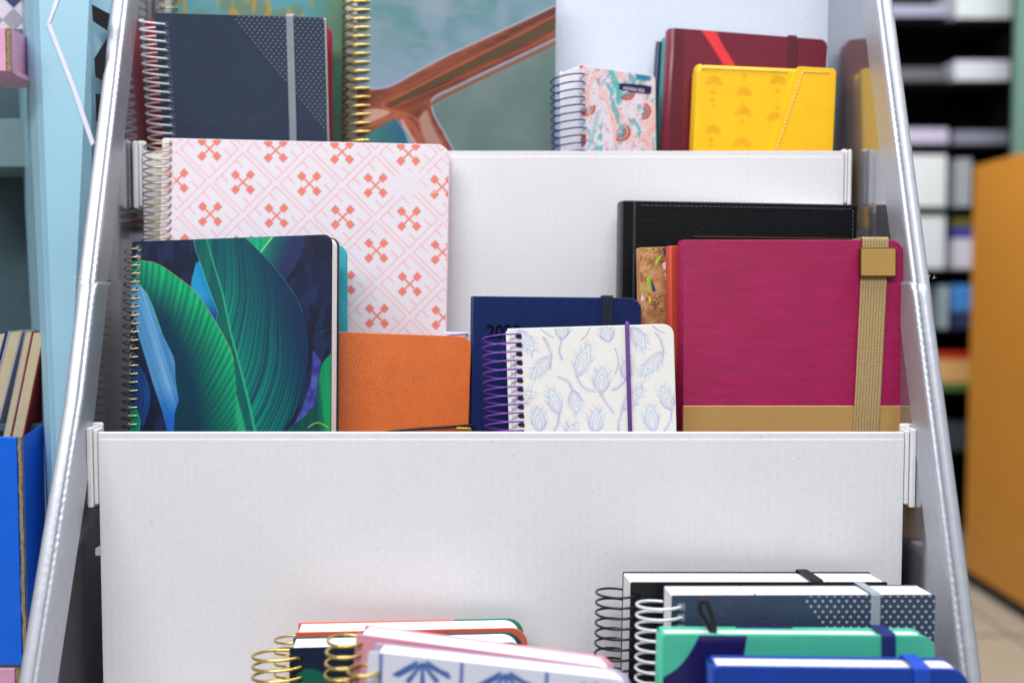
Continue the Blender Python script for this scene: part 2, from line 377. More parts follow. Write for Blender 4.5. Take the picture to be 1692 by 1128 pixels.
for side in (-1, 1):
    w = wall(side, SEAM - .02, CH + .62, 0, 'side_panel')
    w2 = wall(side, CH - .60, SEAM, .0028, 'lower_side_panel')
    # torn film at the seam
    b = MB(); x = xin(side, .775); rr = random.Random(3)
    for k in range(9):
        o_ = rr.uniform(0, .017); p = Vector((x + side * o_, edgeD(SEAM, side) - .005 + rr.uniform(-.001, .002), SEAM + .0005))
        b.tube([p, p + Vector((rr.uniform(-.001, .002) * side, -.001, rr.uniform(.0004, .002))), p + Vector((rr.uniform(0, .0015) * side, -.002, rr.uniform(-.001, .003)))], .00014, seg=4)
    off(b).build('torn_film', WHITE, stand)
    b = MB(); b.box(min(x, x + side * .015), max(x, x + side * .015), .5675, 1.14, .0, CH - .60); off(b).build('side_base', SILVER, stand)
def xpx(px, D): return (px - 846) / F * D
def panel(name, xl, xr, D, top, bot, t=.006, m=WPANEL):
    b = MB(); b.slab(xl, xr, bot, top, D, D + t, bev=.0022); b.slab(xl + .0004, xr - .0004, bot, top - .0052, D - .0004, D + .0012, bev=.0003)
    return off(b).build(name, m, stand)
panel('tier_panel', xpx(157, D1), xpx(1499, D1), D1, LIP1, FC + .0, .006)
panel('tier_panel', xpx(240, D2), xpx(1391, D2), D2, LIP2, FA, .006)
panel('tier_panel', xpx(280, D3), xpx(1368, D3), D3, LIP3, FB, .006, mat('cool_panel_card', (204, 212, 226), .5, var=.03, vscale=300, bump=.12, bscale=600))
b = MB()
for (y0, y1, z, nm) in ((D1 + .006, D2, FA, 0), (D2 + .006, D3, FB, 0), (.60, D1, FC, 0)):
    b = MB(); b.box(-.314, .2912, y0 + .0005, y1 - .0005 if y1 != D1 else D1 - .0005, z - .006, z - .0005); off(b).build('shelf', WPANEL, stand)
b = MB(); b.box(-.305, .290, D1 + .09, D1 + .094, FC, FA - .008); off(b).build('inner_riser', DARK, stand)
b = MB(); b.box(-.325, .301, 1.13, 1.136, 0, CH + .6); off(b).build('back_panel', WPANEL, stand)
b = MB(); b.box(-.314, .300, .5685, .5745, 0, FC + .03); off(b).build('tier_panel', WPANEL, stand)
# white folded corner clips
def clip(side, px0, px1, y0, y1, D):
    b = MB(); xa, xb = xpx(px0, D), xpx(px1, D); w_ = xb - xa; zt, zb = P(0, y0, D).z, P(0, y1, D).z
    parts = ((xa, xa + w_ * .24, .003, .001), (xa + w_ * .27, xa + w_ * .66, -.002, 0), (xa + w_ * .70, xb, -.0005, .0022))
    if side > 0: parts = ((xa, xa + w_ * .30, -.0005, .0022), (xa + w_ * .34, xa + w_ * .73, -.002, 0), (xa + w_ * .76, xb, .003, .001))
    for a, c, dy, dz in parts: b.slab(a, c, zb + dz, zt - dz * .6, D + dy, D + .012, (.001,) * 4, bev=.0012)
    b.slab(xa + .001, xb - .001, zb + .002, zt + .002, D + .0125, D + .0165, (.002,) * 4, bev=.001)
    off(b).build('corner_clip', WHITE, stand)
clip(-1, 133, 156, 706, 838, D1); clip(1, 1500, 1524, 708, 838, D1)
clip(-1, 221, 239, 233, 345, D2); clip(1, 1392, 1406, 247, 340, D2)
clip(-1, 267, 279, -40, 60, D3); clip(1, 1369, 1384, -40, 112, D3)

# ================================================================== TOP POCKET
# teal planner with gold marks
def art_teal(X, Y):
    A = Art(X, Y, (74, 140, 150)); n = noise2(X, Y, 40, 3); m_ = noise2(X * 1.2, Y * .5, 14, 5)
    A.put(np.arange(len(X)), np.clip((n - .42) * 5, 0, .8), (96, 118, 92))
    A.put(np.arange(len(X)), np.clip((m_ - .56) * 9, 0, .85), (164, 132, 52))
    A.put(np.arange(len(X)), np.clip((X - 500) / 60, 0, .8), (70, 110, 88)); return A.C
bk = Book('spiral_planner', 'teal planner with ochre brush marks behind the slate notebook, top pocket left', (283, -40, .972), (566, -38, .972), .012, 2, FB, 'planner')
bk.cover('front_cover', 0, .0012, (.004,) * 4, art_teal, (70, 120, 120), step=.0012); bk.pages(.0014, bk.t - .0014); bk.plain('back_cover', bk.t - .0012, bk.t, (.004,) * 4, mat('ochre_card', (150, 128, 60)))
bk.coil(.006, .0075, .0007, .011, .012, GOLDW)

# terracotta aerial planner
def art_terra(X, Y):
    A = Art(X, Y, (112, 136, 144)); I = np.arange(len(X))
    n = noise2(X + Y * .9, (Y - X * .35) * 3, 90, 2); n2 = noise2(X, Y, 60, 8)
    A.put(I, np.clip((n - .4) * 3, 0, .7), (72, 124, 130)); A.put(I, np.clip((n2 - .5) * 3, 0, .6), (134, 148, 168))
    A.put(I, np.clip((Y - 60 - (X - 600) * .1) / 120, 0, .6) * (n2 > 0), (126, 148, 176))
    lower = smooth([(930, 58), (860, 92), (800, 120), (750, 145), (722, 158), (713, 170), (718, 192), (735, 222), (756, 262)])
    A.poly(lower + [(930, 262)], lambda x, y: mixc((108, 124, 122), (84, 108, 102), noise2(x, y, 50, 4)), 1.5)
    up = smooth([(930, 4), (870, 32), (800, 64), (740, 92), (690, 118), (655, 138), (630, 146), (590, 148)])
    road = up + [(590, 235), (640, 203), (655, 196), (672, 215), (695, 262), (756, 262)] + lower[::-1][1:]
    def rc(x, y):
        k = noise2((x * .9 + y * .42), (y - x * -.49) * 5, 60, 6) * .75 + noise2(x * .6 + y * .3, y * 2, 14, 66) * .25; return mixc((78, 34, 22), (142, 72, 48), (k - .25) * 2)
    A.poly(road, rc, 1.2)
    A.line(up, 2.6, (168, 160, 182), 1.5); A.line(lower, 2.6, (164, 154, 176), 1.5)
    A.line(smooth([(930, 66), (850, 104), (770, 142), (716, 170), (708, 182), (716, 205), (740, 245), (752, 264)]), 4, (136, 64, 40), 1.5)
    A.line([(645, 173), (925, 36)], 8, (78, 58, 34), 1.2, w2=17)
    A.line([(648, 165), (925, 22)], 2, (170, 78, 48), 1); A.line([(652, 178), (930, 52)], 2, (165, 76, 50), 1, .7)
    A.poly(smooth([(600, 182), (625, 180), (645, 186), (620, 200), (600, 208)]), (180, 140, 126), 2)
    A.poly(smooth([(690, 200), (704, 182), (716, 210), (742, 262), (715, 262), (700, 230)]), (170, 128, 118), 3, .9)
    A.line(smooth([(636, 170), (632, 176), (650, 183), (680, 192), (695, 205)]), 4, (166, 84, 50), 1.2)
    A.line(smooth([(655, 190), (672, 200), (690, 222), (704, 262)]), 12, (156, 80, 56), 2); A.line([(664, 200), (688, 240)], 5, (196, 150, 136), 2)
    A.poly([(590, 240), (604, 222), (640, 203), (654, 196), (668, 218), (684, 262), (590, 262)], lambda x, y: mixc((58, 112, 104), (36, 90, 116), (x - 610) / 50), 1.6)
    A.line([(590, 214), (620, 205), (655, 190)], 4, (160, 90, 60), 1.5)
    return A.C
bk = Book('spiral_planner', 'large planner with terracotta aerial print and gold spiral, top pocket centre', (590, -48, .945), (919, -46, .945), .030, 2, FB, 'planner')
bk.cover('front_cover', 0, .0014, (.003,) * 4, art_terra, (120, 130, 130), step=.0007, bev=.0002); bk.pages(.0016, bk.t - .0016, x0=-bk.w / 2 + .004); bk.plain('back_cover', bk.t - .0014, bk.t, (.003,) * 4, WHITE)
bk.coil(.011, .0079, .0013, .0165, .0175, GOLDW, top=.004)

# crimson notebook
CRIM = mat('crimson_cover', (170, 28, 62), .45)
bk = Book('notebook', 'crimson notebook with only its edges showing behind the slate spiral notebook', (240, 33, .936), (547, 44, .940), .008, -8, FB)
bk.hard(CRIM, (.001, .006, .001, .001), .0012, .001)
# slate notebook with dots (upper)
SLATE = (56, 69, 90)
def dots(A, x0, y0, slope, px_, py_, r, x1, y1, sk=0., skx=0.):
    row = 0; y = y0
    while y < y1:
        x = x0 + (.5 * px_ if row % 2 else 0)
        while x < x1:
            yy = y + (x - x0) * sk; xx = x + (y - y0) * skx
            if xx > x0 + (y - y0) * slope: A.disc(xx, yy, r, (205, 212, 222), .55)
            x += px_
        y += py_; row += 1
def holes(A, x0, y0, x1, y1, n, w, h, ring=(112, 122, 138), core=(14, 16, 22)):
    for i in range(n):
        t = i / (n - 1); x = x0 + (x1 - x0) * t; y = y0 + (y1 - y0) * t
        A.poly([(x - w, y - h), (x + w, y - h), (x + w, y + h), (x - w, y + h)], ring, .8); A.poly([(x - w * .55, y - h * .55), (x + w * .6, y - h * .6), (x + w * .6, y + h * .5), (x - w * .55, y + h * .5)], core, .6)
def art_slate1(X, Y):
    A = Art(X, Y, SLATE); dots(A, 386, 27, .80, 8.4, 5.4, .85, 560, 240, .035, .06)
    a = bk.px(-bk.w / 2 + .0085, bk.h - .006 - .00361); n = 16; b_ = bk.px(-bk.w / 2 + .0085, bk.h - .006 - .00361 - .00722 * (n - 1)); holes(A, a[0] + 1, a[1], b_[0] + 1, b_[1], n, 4, 4.2); return A.C
bk = Book('spiral_notebook', 'upright slate blue spiral notebook with white dot triangle in the top pocket', (255, 21, .898), (536, 29, .904), .016, -14, FB, group='slate notebooks with white dots')
fr = bk.cover('front_cover', 0, .0012, (.001, .004, .001, .001), art_slate1, SLATE, step=.0004); bk.pages(.0014, bk.t - .0014, x0=-bk.w / 2 + .002, x1=bk.w / 2 - .0005, top=.001); bk.plain('back_cover', bk.t - .0012, bk.t, (.001, .004, .001, .001), mat('slate_card', SLATE))
bk.coil(.0085, .00722, .00078, .0136, .0125, SILW, top=.006, flip=True)
EG = mat('grey_elastic', (150, 162, 172), .7); LT = mat('slate_varnish', (62, 77, 101), .3)
x, _ = bk.loc(479, 26); xb, _ = bk.loc(486, 240); bk.strap(x, xb - .002, .0062, EG, 3)
bk.text('gendagendagenda', 305, 201, 22, LT, parent=fr, y=-.0003, ext=.00004); bk.text('endagend', 302, 56, 19, LT, parent=fr, y=-.0003, ext=.00004)

# marbled mini planner
def art_marble(X, Y):
    A = Art(X, Y, (228, 222, 232)); I = np.arange(len(X)); wx = X + 18 * (noise2(X, Y, 22, 11) - .5); wy = Y + 30 * (noise2(X, Y, 26, 12) - .5)
    n = noise2(wx * 1.6, wy * .8, 18, 13); m_ = noise2(wx * 1.4, wy * .7, 16, 14); k = noise2(X, Y, 3, 15, 2)
    A.put(I, np.clip((n - .60) * 9, 0, .6), (244, 186, 184)); A.put(I, np.clip((m_ - .66) * 11, 0, .85), (94, 182, 190))
    A.put(I, np.clip((k - .66) * 8, 0, .6), (206, 120, 150))
    for (x, y, r, a) in ((1036, 152, 12, .9), (1062, 184, 12, .2), (1026, 218, 14, .7), (970, 178, 12, 1.2), (958, 232, 9, .4)):
        t = np.linspace(a - 1.4, a + 1.4, 12)
        A.line([(x + r * math.cos(q), y + r * math.sin(q)) for q in t], 4, (190, 78, 66), 1); A.line([(x + r * .6 * math.cos(q), y + r * .6 * math.sin(q)) for q in t], 3, (140, 96, 84), 1); A.line([(x + r * .3 * math.cos(q), y + r * .3 * math.sin(q)) for q in t], 3, (78, 130, 186), 1)
    A.line(smooth([(1010, 118), (1020, 140), (1022, 170)]), 7, (86, 182, 184), 2, .8); A.line(smooth([(988, 186), (982, 210), (972, 245)]), 5, (120, 200, 206), 2, .7)
    A.line(smooth([(1000, 150), (1006, 180), (1014, 200), (1016, 240)]), 5, (240, 190, 170), 2, .7); A.line(smooth([(985, 122), (972, 150), (974, 190)]), 6, (240, 190, 172), 2, .7)
    A.poly([(1050, 122), (1076, 126), (1074, 134), (1052, 132)], (48, 130, 176), 1.5); A.poly([(955, 106), (966, 108), (960, 114)], (206, 60, 66), 1)
    A.poly(smooth([(1026, 138), (1072, 142), (1076, 150), (1070, 156), (1026, 149), (1024, 143)], 4, True), (30, 34, 88), .7); return A.C
bk = Book('spiral_planner', 'small white planner with marbled pink and turquoise print and dark blue spiral', (957, 107, .900), (1083, 126, .948), .030, 2, FB, 'planner')
fr = bk.cover('front_cover', 0, .0010, (.001, .003, .001, .001), art_marble, (228, 222, 232), step=.0005); bk.pages(.0012, bk.t - .0012, x0=-bk.w / 2 + .0008, top=.001, m=PAPER); bk.plain('back_cover', bk.t - .001, bk.t, (.001, .003, .001, .001), WHITE)
bk.coil(.0055, .00665, .0007, .0125, .0185, BLUEW, top=.008)
bk.text('AGENDA 2022', 1029, 148, 7.2, mat('white_ink', (225, 225, 240)), parent=fr, y=-.0003, ext=.00004, bold=.01)

# narrow turquoise + navy notebooks behind the maroon one
TEALM = mat('teal_cover', (22, 128, 128), .4); NAVYM = mat('navy_cover', (24, 32, 72), .4)
bk = Book('notebook', 'dark navy notebook, the rearmost edge behind the maroon notebook', (1086, 68, .975), (1340, 84, .978), .005, 0, FB); bk.hard(NAVYM, (.001, .004, .001, .001), .0015, .001)
bk = Book('notebook', 'turquoise notebook showing as a narrow edge between the marbled planner and maroon notebook', (1097, 62, .966), (1345, 78, .974), .007, 0, FB); bk.hard(TEALM, (.001, .004, .001, .001), .0015, .001)
MAR = (110, 24, 46)
def art_mar(X, Y):
    A = Art(X, Y, MAR); A.poly(smooth([(1156, 46), (1180, 50), (1196, 78), (1216, 112), (1200, 112), (1180, 82)]), (222, 52, 60), .8); A.poly([(1060, 0), (1128, 0), (1128, 300), (1060, 300)], (90, 18, 38), 1.2); A.line([(1129, 0), (1127, 300)], 2, (84, 14, 36), 1); return A.C
MARM = mat('maroon_cover', MAR, .38, coat=.1)
bk = Book('hardback_notebook', 'maroon hardback notebook with a red swoosh behind the yellow one', (1112, 46, .944), (1368, 66, .958), .020, 1, FB)
bk.hard(mat('maroon_print', 'print', .38, coat=.1), (.001, .007, .001, .001), .0022, .004, art=art_mar, base=MAR, step=.0009, edge=MARM)
bk.strap(bk.loc(1310, 60)[0], bk.loc(1310, 250)[0], .0075, mat('burgundy_elastic', (84, 8, 34), .7), 3)

# yellow wallet notebook
YEL = mat('yellow_leatherette', (248, 194, 14), .38, var=.05, vscale=45, bump=.12, bscale=160, coat=.1)
YST = mat('cream_thread', (240, 206, 150), .7); YDK = mat('embossed_yellow', (240, 178, 8), .4)
bk = Book('wallet_notebook', 'yellow stitched wallet notebook embossed with rainbows and a slanted flap', (1152, 106, .920), (1380, 116, .924), .020, 1, FB)
fr = bk.plain('front_cover', 0, .006, (.008, .004, .002, .002), YEL, bev=.0024); bk.plain('back_cover', bk.t - .003, bk.t, (.006, .004, .002, .002), YEL); bk.spine(YEL, bulge=.0005); bk.pages(.0062, bk.t - .0032)
b = MB(); T = [bk.loc(1319, 106), bk.loc(1377, 111)]; Bt = [bk.loc(1268, 262)]
x1 = bk.w / 2 + .0006; ht = bk.h + .0012
kx, kz = Bt[0]; tx, tz = T[0]
pl = [(tx, ht), (x1 - .003, ht - .0004), (x1, ht - .003), (x1, 0), (kx - (kz) * (tx - kx) / (tz - kz), 0), (tx - .0035, ht - .004)]
v = []
for ins, y in ((.0, .002), (0, -.0016), (.0012, -.0026)):
    cx = sum(p[0] for p in pl) / 6; cz = sum(p[1] for p in pl) / 6
    for (px_, pz_) in pl: v.append((px_ + (cx - px_) * ins * 18, y, max(0, pz_ + (cz - pz_) * ins * 12)))
f = [tuple(range(12, 18))] + [(r * 6 + i, r * 6 + (i + 1) % 6, (r + 1) * 6 + (i + 1) % 6, (r + 1) * 6 + i) for r in range(2) for i in range(6)]
b.add(v, f); b.build('flap', YEL, bk.o)
bk.stitches([((-bk.w / 2 + .004, bk.h - .0035), (tx - .005, bk.h - .0035))], YST, y=-.0006, ln=.0023, gap=.0013, r=.00045)
bk.stitches([((tx + .0035, ht - .006), (kx - (kz) * (tx - kx) / (tz - kz) + .0046, 0.001)), ((tx + .004, ht - .0045), (x1 - .003, ht - .0045))], YST, name='flap_stitching', y=-.0028, ln=.0022, gap=.0013, r=.0005)
b = MB()
def arcs(px, py, rpx, clipx=None):
    x, z = bk.loc(px, py); r0 = rpx / bk.scale
    for q in (1, .72, .46):
        r = r0 * q; N = 14; v = []
        for i in range(N + 1):
            a = math.pi * i / N
            for rr in (r, r - r0 * .18): v.append((x + rr * math.cos(a), -.00022, z + rr * math.sin(a)))
        b.add(v, [(2 * i, 2 * i + 2, 2 * i + 3, 2 * i + 1) for i in range(N)])
def tri(px, py, s_):
    x, z = bk.loc(px, py); k = s_ / bk.scale; b.add([(x - k, -.0002, z - k), (x + k, -.0002, z - k), (x, -.0002, z + k * .9)], [(0, 1, 2)])
for (px, py) in ((1180, 139), (1229, 158), (1286, 139), (1228, 190), (1177, 221), (1226, 241), (1281, 199)): arcs(px, py, 14)
for (px, py, s_) in ((1179, 148, 6), (1178, 162, 4), (1179, 171, 3), (1230, 128, -5), (1228, 169, 4), (1227, 198, 3.5), (1285, 148, 4), (1284, 176, 4), (1175, 228, 5), (1175, 238, 3)): tri(px, py, s_)
b.build('embossing', YDK, fr)

# ================================================================== MIDDLE POCKET
# pink lattice planner
def art_pink(X, Y):
    I = np.arange(len(X)); A = Art(X, Y, (222, 216, 224)); ax, ay, bx, by = 109.6, 2.6, 55.4, 55.2; ox, oy = 346, 246; det = ax * by - ay * bx
    best = None; r = ((X - ox) * by - (Y - oy) * bx) / det; q = ((Y - oy) * ax - (X - ox) * ay) / det
    U = V = None; bd = np.full(len(X), 1e9); u = np.zeros(len(X)); w = np.zeros(len(X))
    for i in range(-1, 3):
        for j in range(-1, 3):
            m_ = np.floor(r) + i; n = np.floor(q) + j; dx = X - ox - m_ * ax - n * bx; dy = Y - oy - m_ * ay - n * by; d = np.abs(dx) + np.abs(dy); K = d < bd
            bd[K] = d[K]; u[K] = dx[K]; w[K] = dy[K]
    line = np.clip(1.7 - np.abs(bd - 48), 0, 1)
    B = Art(u, w, (0, 0, 0))
    for s_ in ((-11.5, -36.5, -1, -25.5), (-36, -12, -25, -1), (25, 1, 36, 12), (1, 25.5, 11.5, 36.5)): B.line([s_[:2], s_[2:]], 2.0, (1, 1, 1), .6)
    A.put(I, np.maximum(line, B.C[:, 0]) * .97, (238, 166, 174))
    B = Art(u, w, (0, 0, 0)); B.line([(-12, -12), (12, 12)], 3, (1, 1, 1), .5); B.line([(12, -12), (-12, 12)], 3, (1, 1, 1), .5)
    for sx in (-1, 1):
        for sy in (-1, 1): B.poly([(12.4 * sx - 8, 12.4 * sy), (12.4 * sx, 12.4 * sy - 8.4), (12.4 * sx + 8, 12.4 * sy), (12.4 * sx, 12.4 * sy + 8.4)], (1, 1, 1), .5)
    A.put(I, B.C[:, 0], (226, 126, 115))
    A.poly(smooth([(640, 300), (668, 286), (700, 284), (712, 296), (690, 306), (722, 318), (690, 320), (660, 326), (645, 318)], 4, True), (222, 216, 226), 2, .75)  # whitish glare patch painted into the cover colour, over the lattice
    A.poly([(250, 200), (289, 200), (289, 600), (250, 600)], (226, 216, 222), .8, .55)
    for k in range(28):
        y = 236 + k * 12.9; A.disc(282, y, 2.6, (150, 150, 170), .8); A.disc(281, y, 1.2, (60, 60, 80), .5)
    return A.C
bk = Book('spiral_planner', 'large white planner printed with a coral and pink diamond lattice', (268, 228, .862), (743, 239, .868), .016, 4, FA, 'planner')
bk.cover('front_cover', 0, .0012, (.002, .011, .004, .002), art_pink, (236, 220, 226), step=.00048, zmin=.03); bk.pages(.0014, bk.t - .0014, x0=-bk.w / 2 + .001, x1=bk.w / 2 - .002, top=.002, rad=(0, .008, 0, 0))
bk.plain('back_cover', bk.t - .001, bk.t, (.002, .011, .004, .002), mat('pale_pink_card', (238, 196, 200)), dz=-.001)
bk.coil(.0085, .00660, .00062, .0145, .0125, BRASS, top=.005)

# black stitched folder
BLK = mat('black_leatherette', (10, 11, 16), .40, var=.15, vscale=120, bump=.5, bscale=330, spec=.3); BGR = mat('black_leatherette_spine', (18, 19, 22), .34, bump=.2)
bk = Book('hardback_planner', 'tall black leatherette planner with stitched edges behind the magenta planner', (1030, 331, .848), (1417, 338, .868), .026, 1, FA, 'planner')
fr = bk.plain('front_cover', 0, .003, (.001, .001, .001, .001), BLK, bev=.001); bk.plain('back_cover', bk.t - .003, bk.t, (.001,) * 4, BLK); bk.spine(BGR, bulge=.0015); bk.pages(.0032, bk.t - .0032, top=.005)
b = MB(); xg = -bk.w / 2 + .0095; b.tube([(xg, -.0001, .001), (xg, -.0001, bk.h - .001)], .0012, seg=8); b.build('spine_hinge', mat('hinge_fabric', (14, 14, 17), .8, bump=.6, bscale=900), fr)
bk.stitches([((xg + .006, bk.h - .004), (bk.w / 2 - .004, bk.h - .004)), ((bk.w / 2 - .004, bk.h - .005), (bk.w / 2 - .004, .01))], mat('grey_thread', (92, 96, 108), .5), ln=.0026, gap=.0012)
b = MB(); xa, za = bk.loc(1145, 390); xb, _ = bk.loc(1405, 392); b.box(xa, xb, -.0004, .0002, za - .0005, za); b.build('gold_line', mat('gold_foil', (160, 130, 60), .3, .8), fr)

# cork + rust notebooks
def art_cork(X, Y):
    n = noise2(X, Y, 14, 21); m_ = noise2(X, Y, 5, 22); C = mixc((150, 98, 60), (206, 154, 104), (n - .25) * 1.8 + (m_ - .5) * .5); A = Art(X, Y, (0, 0, 0)); A.C = C; I = np.arange(len(X))
    A.put(I, np.clip((.035 - np.abs(noise2(X, Y, 17, 23) - .5)) * 28, 0, .8) * (m_ > .42), (96, 56, 34)); G, Wt, Nv = (150, 202, 40), (236, 236, 236), (26, 44, 92)
    for p, c in (([(1069, 457), (1075, 457), (1073, 485), (1068, 472)], G), ([(1083, 430), (1090, 422), (1094, 420), (1086, 436), (1082, 442)], G), ([(1094, 436), (1100, 432), (1101, 444), (1097, 446)], Wt), ([(1098, 450), (1103, 455), (1101, 468)], Wt), ([(1075, 460), (1080, 470), (1084, 481), (1078, 482)], Nv), ([(1094, 408), (1104, 410), (1103, 422), (1098, 424)], Nv), ([(1058, 468), (1062, 476), (1060, 488)], G), ([(1061, 484), (1064, 494), (1059, 498)], Wt), ([(1071, 490), (1077, 494), (1073, 502)], (240, 220, 30)), ([(1067, 468), (1070, 472), (1067, 474)], (226, 70, 160)), ([(1104, 494), (1108, 500), (1105, 510)], G), ([(1068, 410), (1078, 410), (1076, 413), (1069, 412)], G)): A.poly(p, c, .4)
    return A.C
CORKM = mat('cork', 'print', .75, bump=.5, bscale=500)
bk = Book('cork_notebook', 'cork covered notebook with green and white flecks, squeezed beside the black planner', (1056, 409, .822), (1290, 405, .832), .012, 1, FA)
bk.cover('front_cover', 0, .002, (.001,) * 4, art_cork, (190, 140, 95), CORKM, step=.0005); bk.plain('back_cover', bk.t - .002, bk.t, (.001,) * 4, mat('cork_plain', (188, 138, 94), .8, bump=.4)); bk.pages(.0022, bk.t - .0022)
bk = Book('notebook', 'rust red notebook standing between the cork and magenta ones', (1106, 406, .806), (1330, 404, .812), .012, 1, FA); bk.hard(mat('rust_cover', (184, 62, 38), .5), (.001, .004, .001, .001), .002, .0015)

# magenta planner
MAG = mat('magenta_twill', (172, 14, 86), .46, var=.13, vscale=70, bump=.25, bscale=600, stripes=((.45, 0, 1), 720, .26, .6), stretch=(.4, 1, 3), spec=.35)
GOLDF = mat('gold_leatherette', (190, 150, 92), .3, .15, var=.04, vscale=30, bump=.06, bscale=120)
bk = Book('hardback_planner', 'magenta cloth planner with gold lower band, gold elastic and square clasp', (1127, 396, .786), (1493, 396, .786), .024, 2, FA, 'planner')
zg = bk.loc(1300, 671)[1]
def two(name, y0, y1, rad, x0=None):
    b = MB(); b.slab(-bk.w / 2 + .001 if x0 is None else x0, bk.w / 2, zg, bk.h, y0, y1, (rad[0], rad[1], 0, 0), bev=.001); b.slab(-bk.w / 2 + .001, bk.w / 2, 0, zg + .0006, y0 - .0003, y1 + .0003, bev=.0008, m=1); return b.build(name, [MAG, GOLDF], bk.o)
fr = two('front_cover', 0, .003, (.003, .010)); two('back_cover', bk.t - .003, bk.t, (.003, .010)); bk.spine(MAG, bulge=.001); bk.pages(.0033, bk.t - .0033)
EL = mat('gold_elastic', (176, 150, 100), .55, var=.12, vscale=500, stripes=((0, 0, 1), 900, .25, .3), bump=.2, bscale=900)
xt = bk.loc(1446, 398)[0]; xb_ = bk.loc(1429, 712)[0]; kz = bk.loc(1429, 712)[1]; xb2 = xt + (xb_ - xt) * bk.h / (bk.h - kz)
st = bk.strap(xt, xb2, .0200, EL, 9, th=.0010)
cx, cz = bk.loc(1448, 434); b = MB(); hw, hh = 30 / bk.scale, 24 / bk.scale
b.slab(cx - hw, cx + hw, cz - hh, cz + hh, -.0042, -.0008, (.0006,) * 4, bev=.0003, m=0); b.slab(cx - hw + .0010, cx + hw - .0010, cz - hh + .0010, cz + hh - .0010, -.0047, -.0040, (.0004,) * 4, bev=.0003, m=1)
b.build('clasp', [mat('dark_brass', (110, 92, 56), .35, .9), mat('brushed_brass', (200, 160, 92), .36, .35, var=.03, bump=.08, bscale=600)], st)

# small white notebook with violet spiral behind the orange one
bk = Book('spiral_notebook', 'pale notebook with violet spiral, its top corner peeking above the orange notebook', (733, 548, .843), (860, 553, .848), .010, 2, FA)
bk.plain('front_cover', 0, .001, (.001,) * 4, WHITE); bk.pages(.0012, bk.t - .001); bk.plain('back_cover', bk.t - .001, bk.t, (.001,) * 4, WHITE); bk.coil(.02, .0068, .0006, .010, .009, PURPW, top=.001)

# navy planner
NV = mat('navy_ribbed', (8, 38, 96), .40, var=.05, bump=.04, stripes=((1, 0, 0), 590, .16, .75)); NEL = mat('navy_elastic', (14, 24, 52), .8, stripes=((0, 0, 1), 700, .3, .4))
bk = Book('hardback_planner', 'ribbed navy planner stamped 2022 behind the white feather notebook', (779, 489, .818), (1060, 492, .818), .017, 3, FA, 'planner')
fr = bk.hard(NV, (.002, .010, .004, .002), .0025, .001)
bk.text('2022', 803, 558, 31, mat('debossed_black', (1, 2, 10), .5, spec=.1), parent=fr, y=-.0002, ext=.0002, bold=.012, track=1.0, xs=.95)
bk.strap(bk.loc(1004, 489)[0], bk.loc(1004, 700)[0], .0088, NEL, 5)

# teal notebook behind the leaf one
TQ = mat('turquoise_cloth', (38, 160, 178), .6, var=.12, bump=.2)
bk = Book('notebook', 'turquoise notebook showing as a strip behind the leaf notebook', (300, 408, .832), (572, 404, .830), .006, 6, FA); bk.hard(TQ, (.001, .008, .004, .001), .0012, .001)

# orange notebook
ORG = mat('orange_twill', (232, 112, 30), .5, var=.06, vscale=60, bump=.1, stripes=((.72, 0, 1), 640, .28, .6))
bk = Book('notebook', 'orange twill notebook between the leaf and navy ones', (498, 546, .808), (779, 556, .815), .008, 3, FA); fr = bk.hard(ORG, (.001, .009, .004, .001), .0015, .001)
b = MB(); pts = [bk.loc(640, 713), bk.loc(700, 707), bk.loc(783, 702)]; b.tube([(p[0], -.0022, p[1]) for p in pts], .0011, seg=6)
b.build('elastic_cord', mat('black_cord', (20, 22, 30), .6), bk.o)
b = MB(); x0_, z0_ = bk.loc(752, 714); x1_, z1_ = bk.loc(780, 706); b.slab(x0_, x1_, z0_ - .004, z1_, -.003, -.0012, (.002,) * 4); b.build('clasp', mat('gold_metal', (200, 160, 80), .25, .9), bk.o)

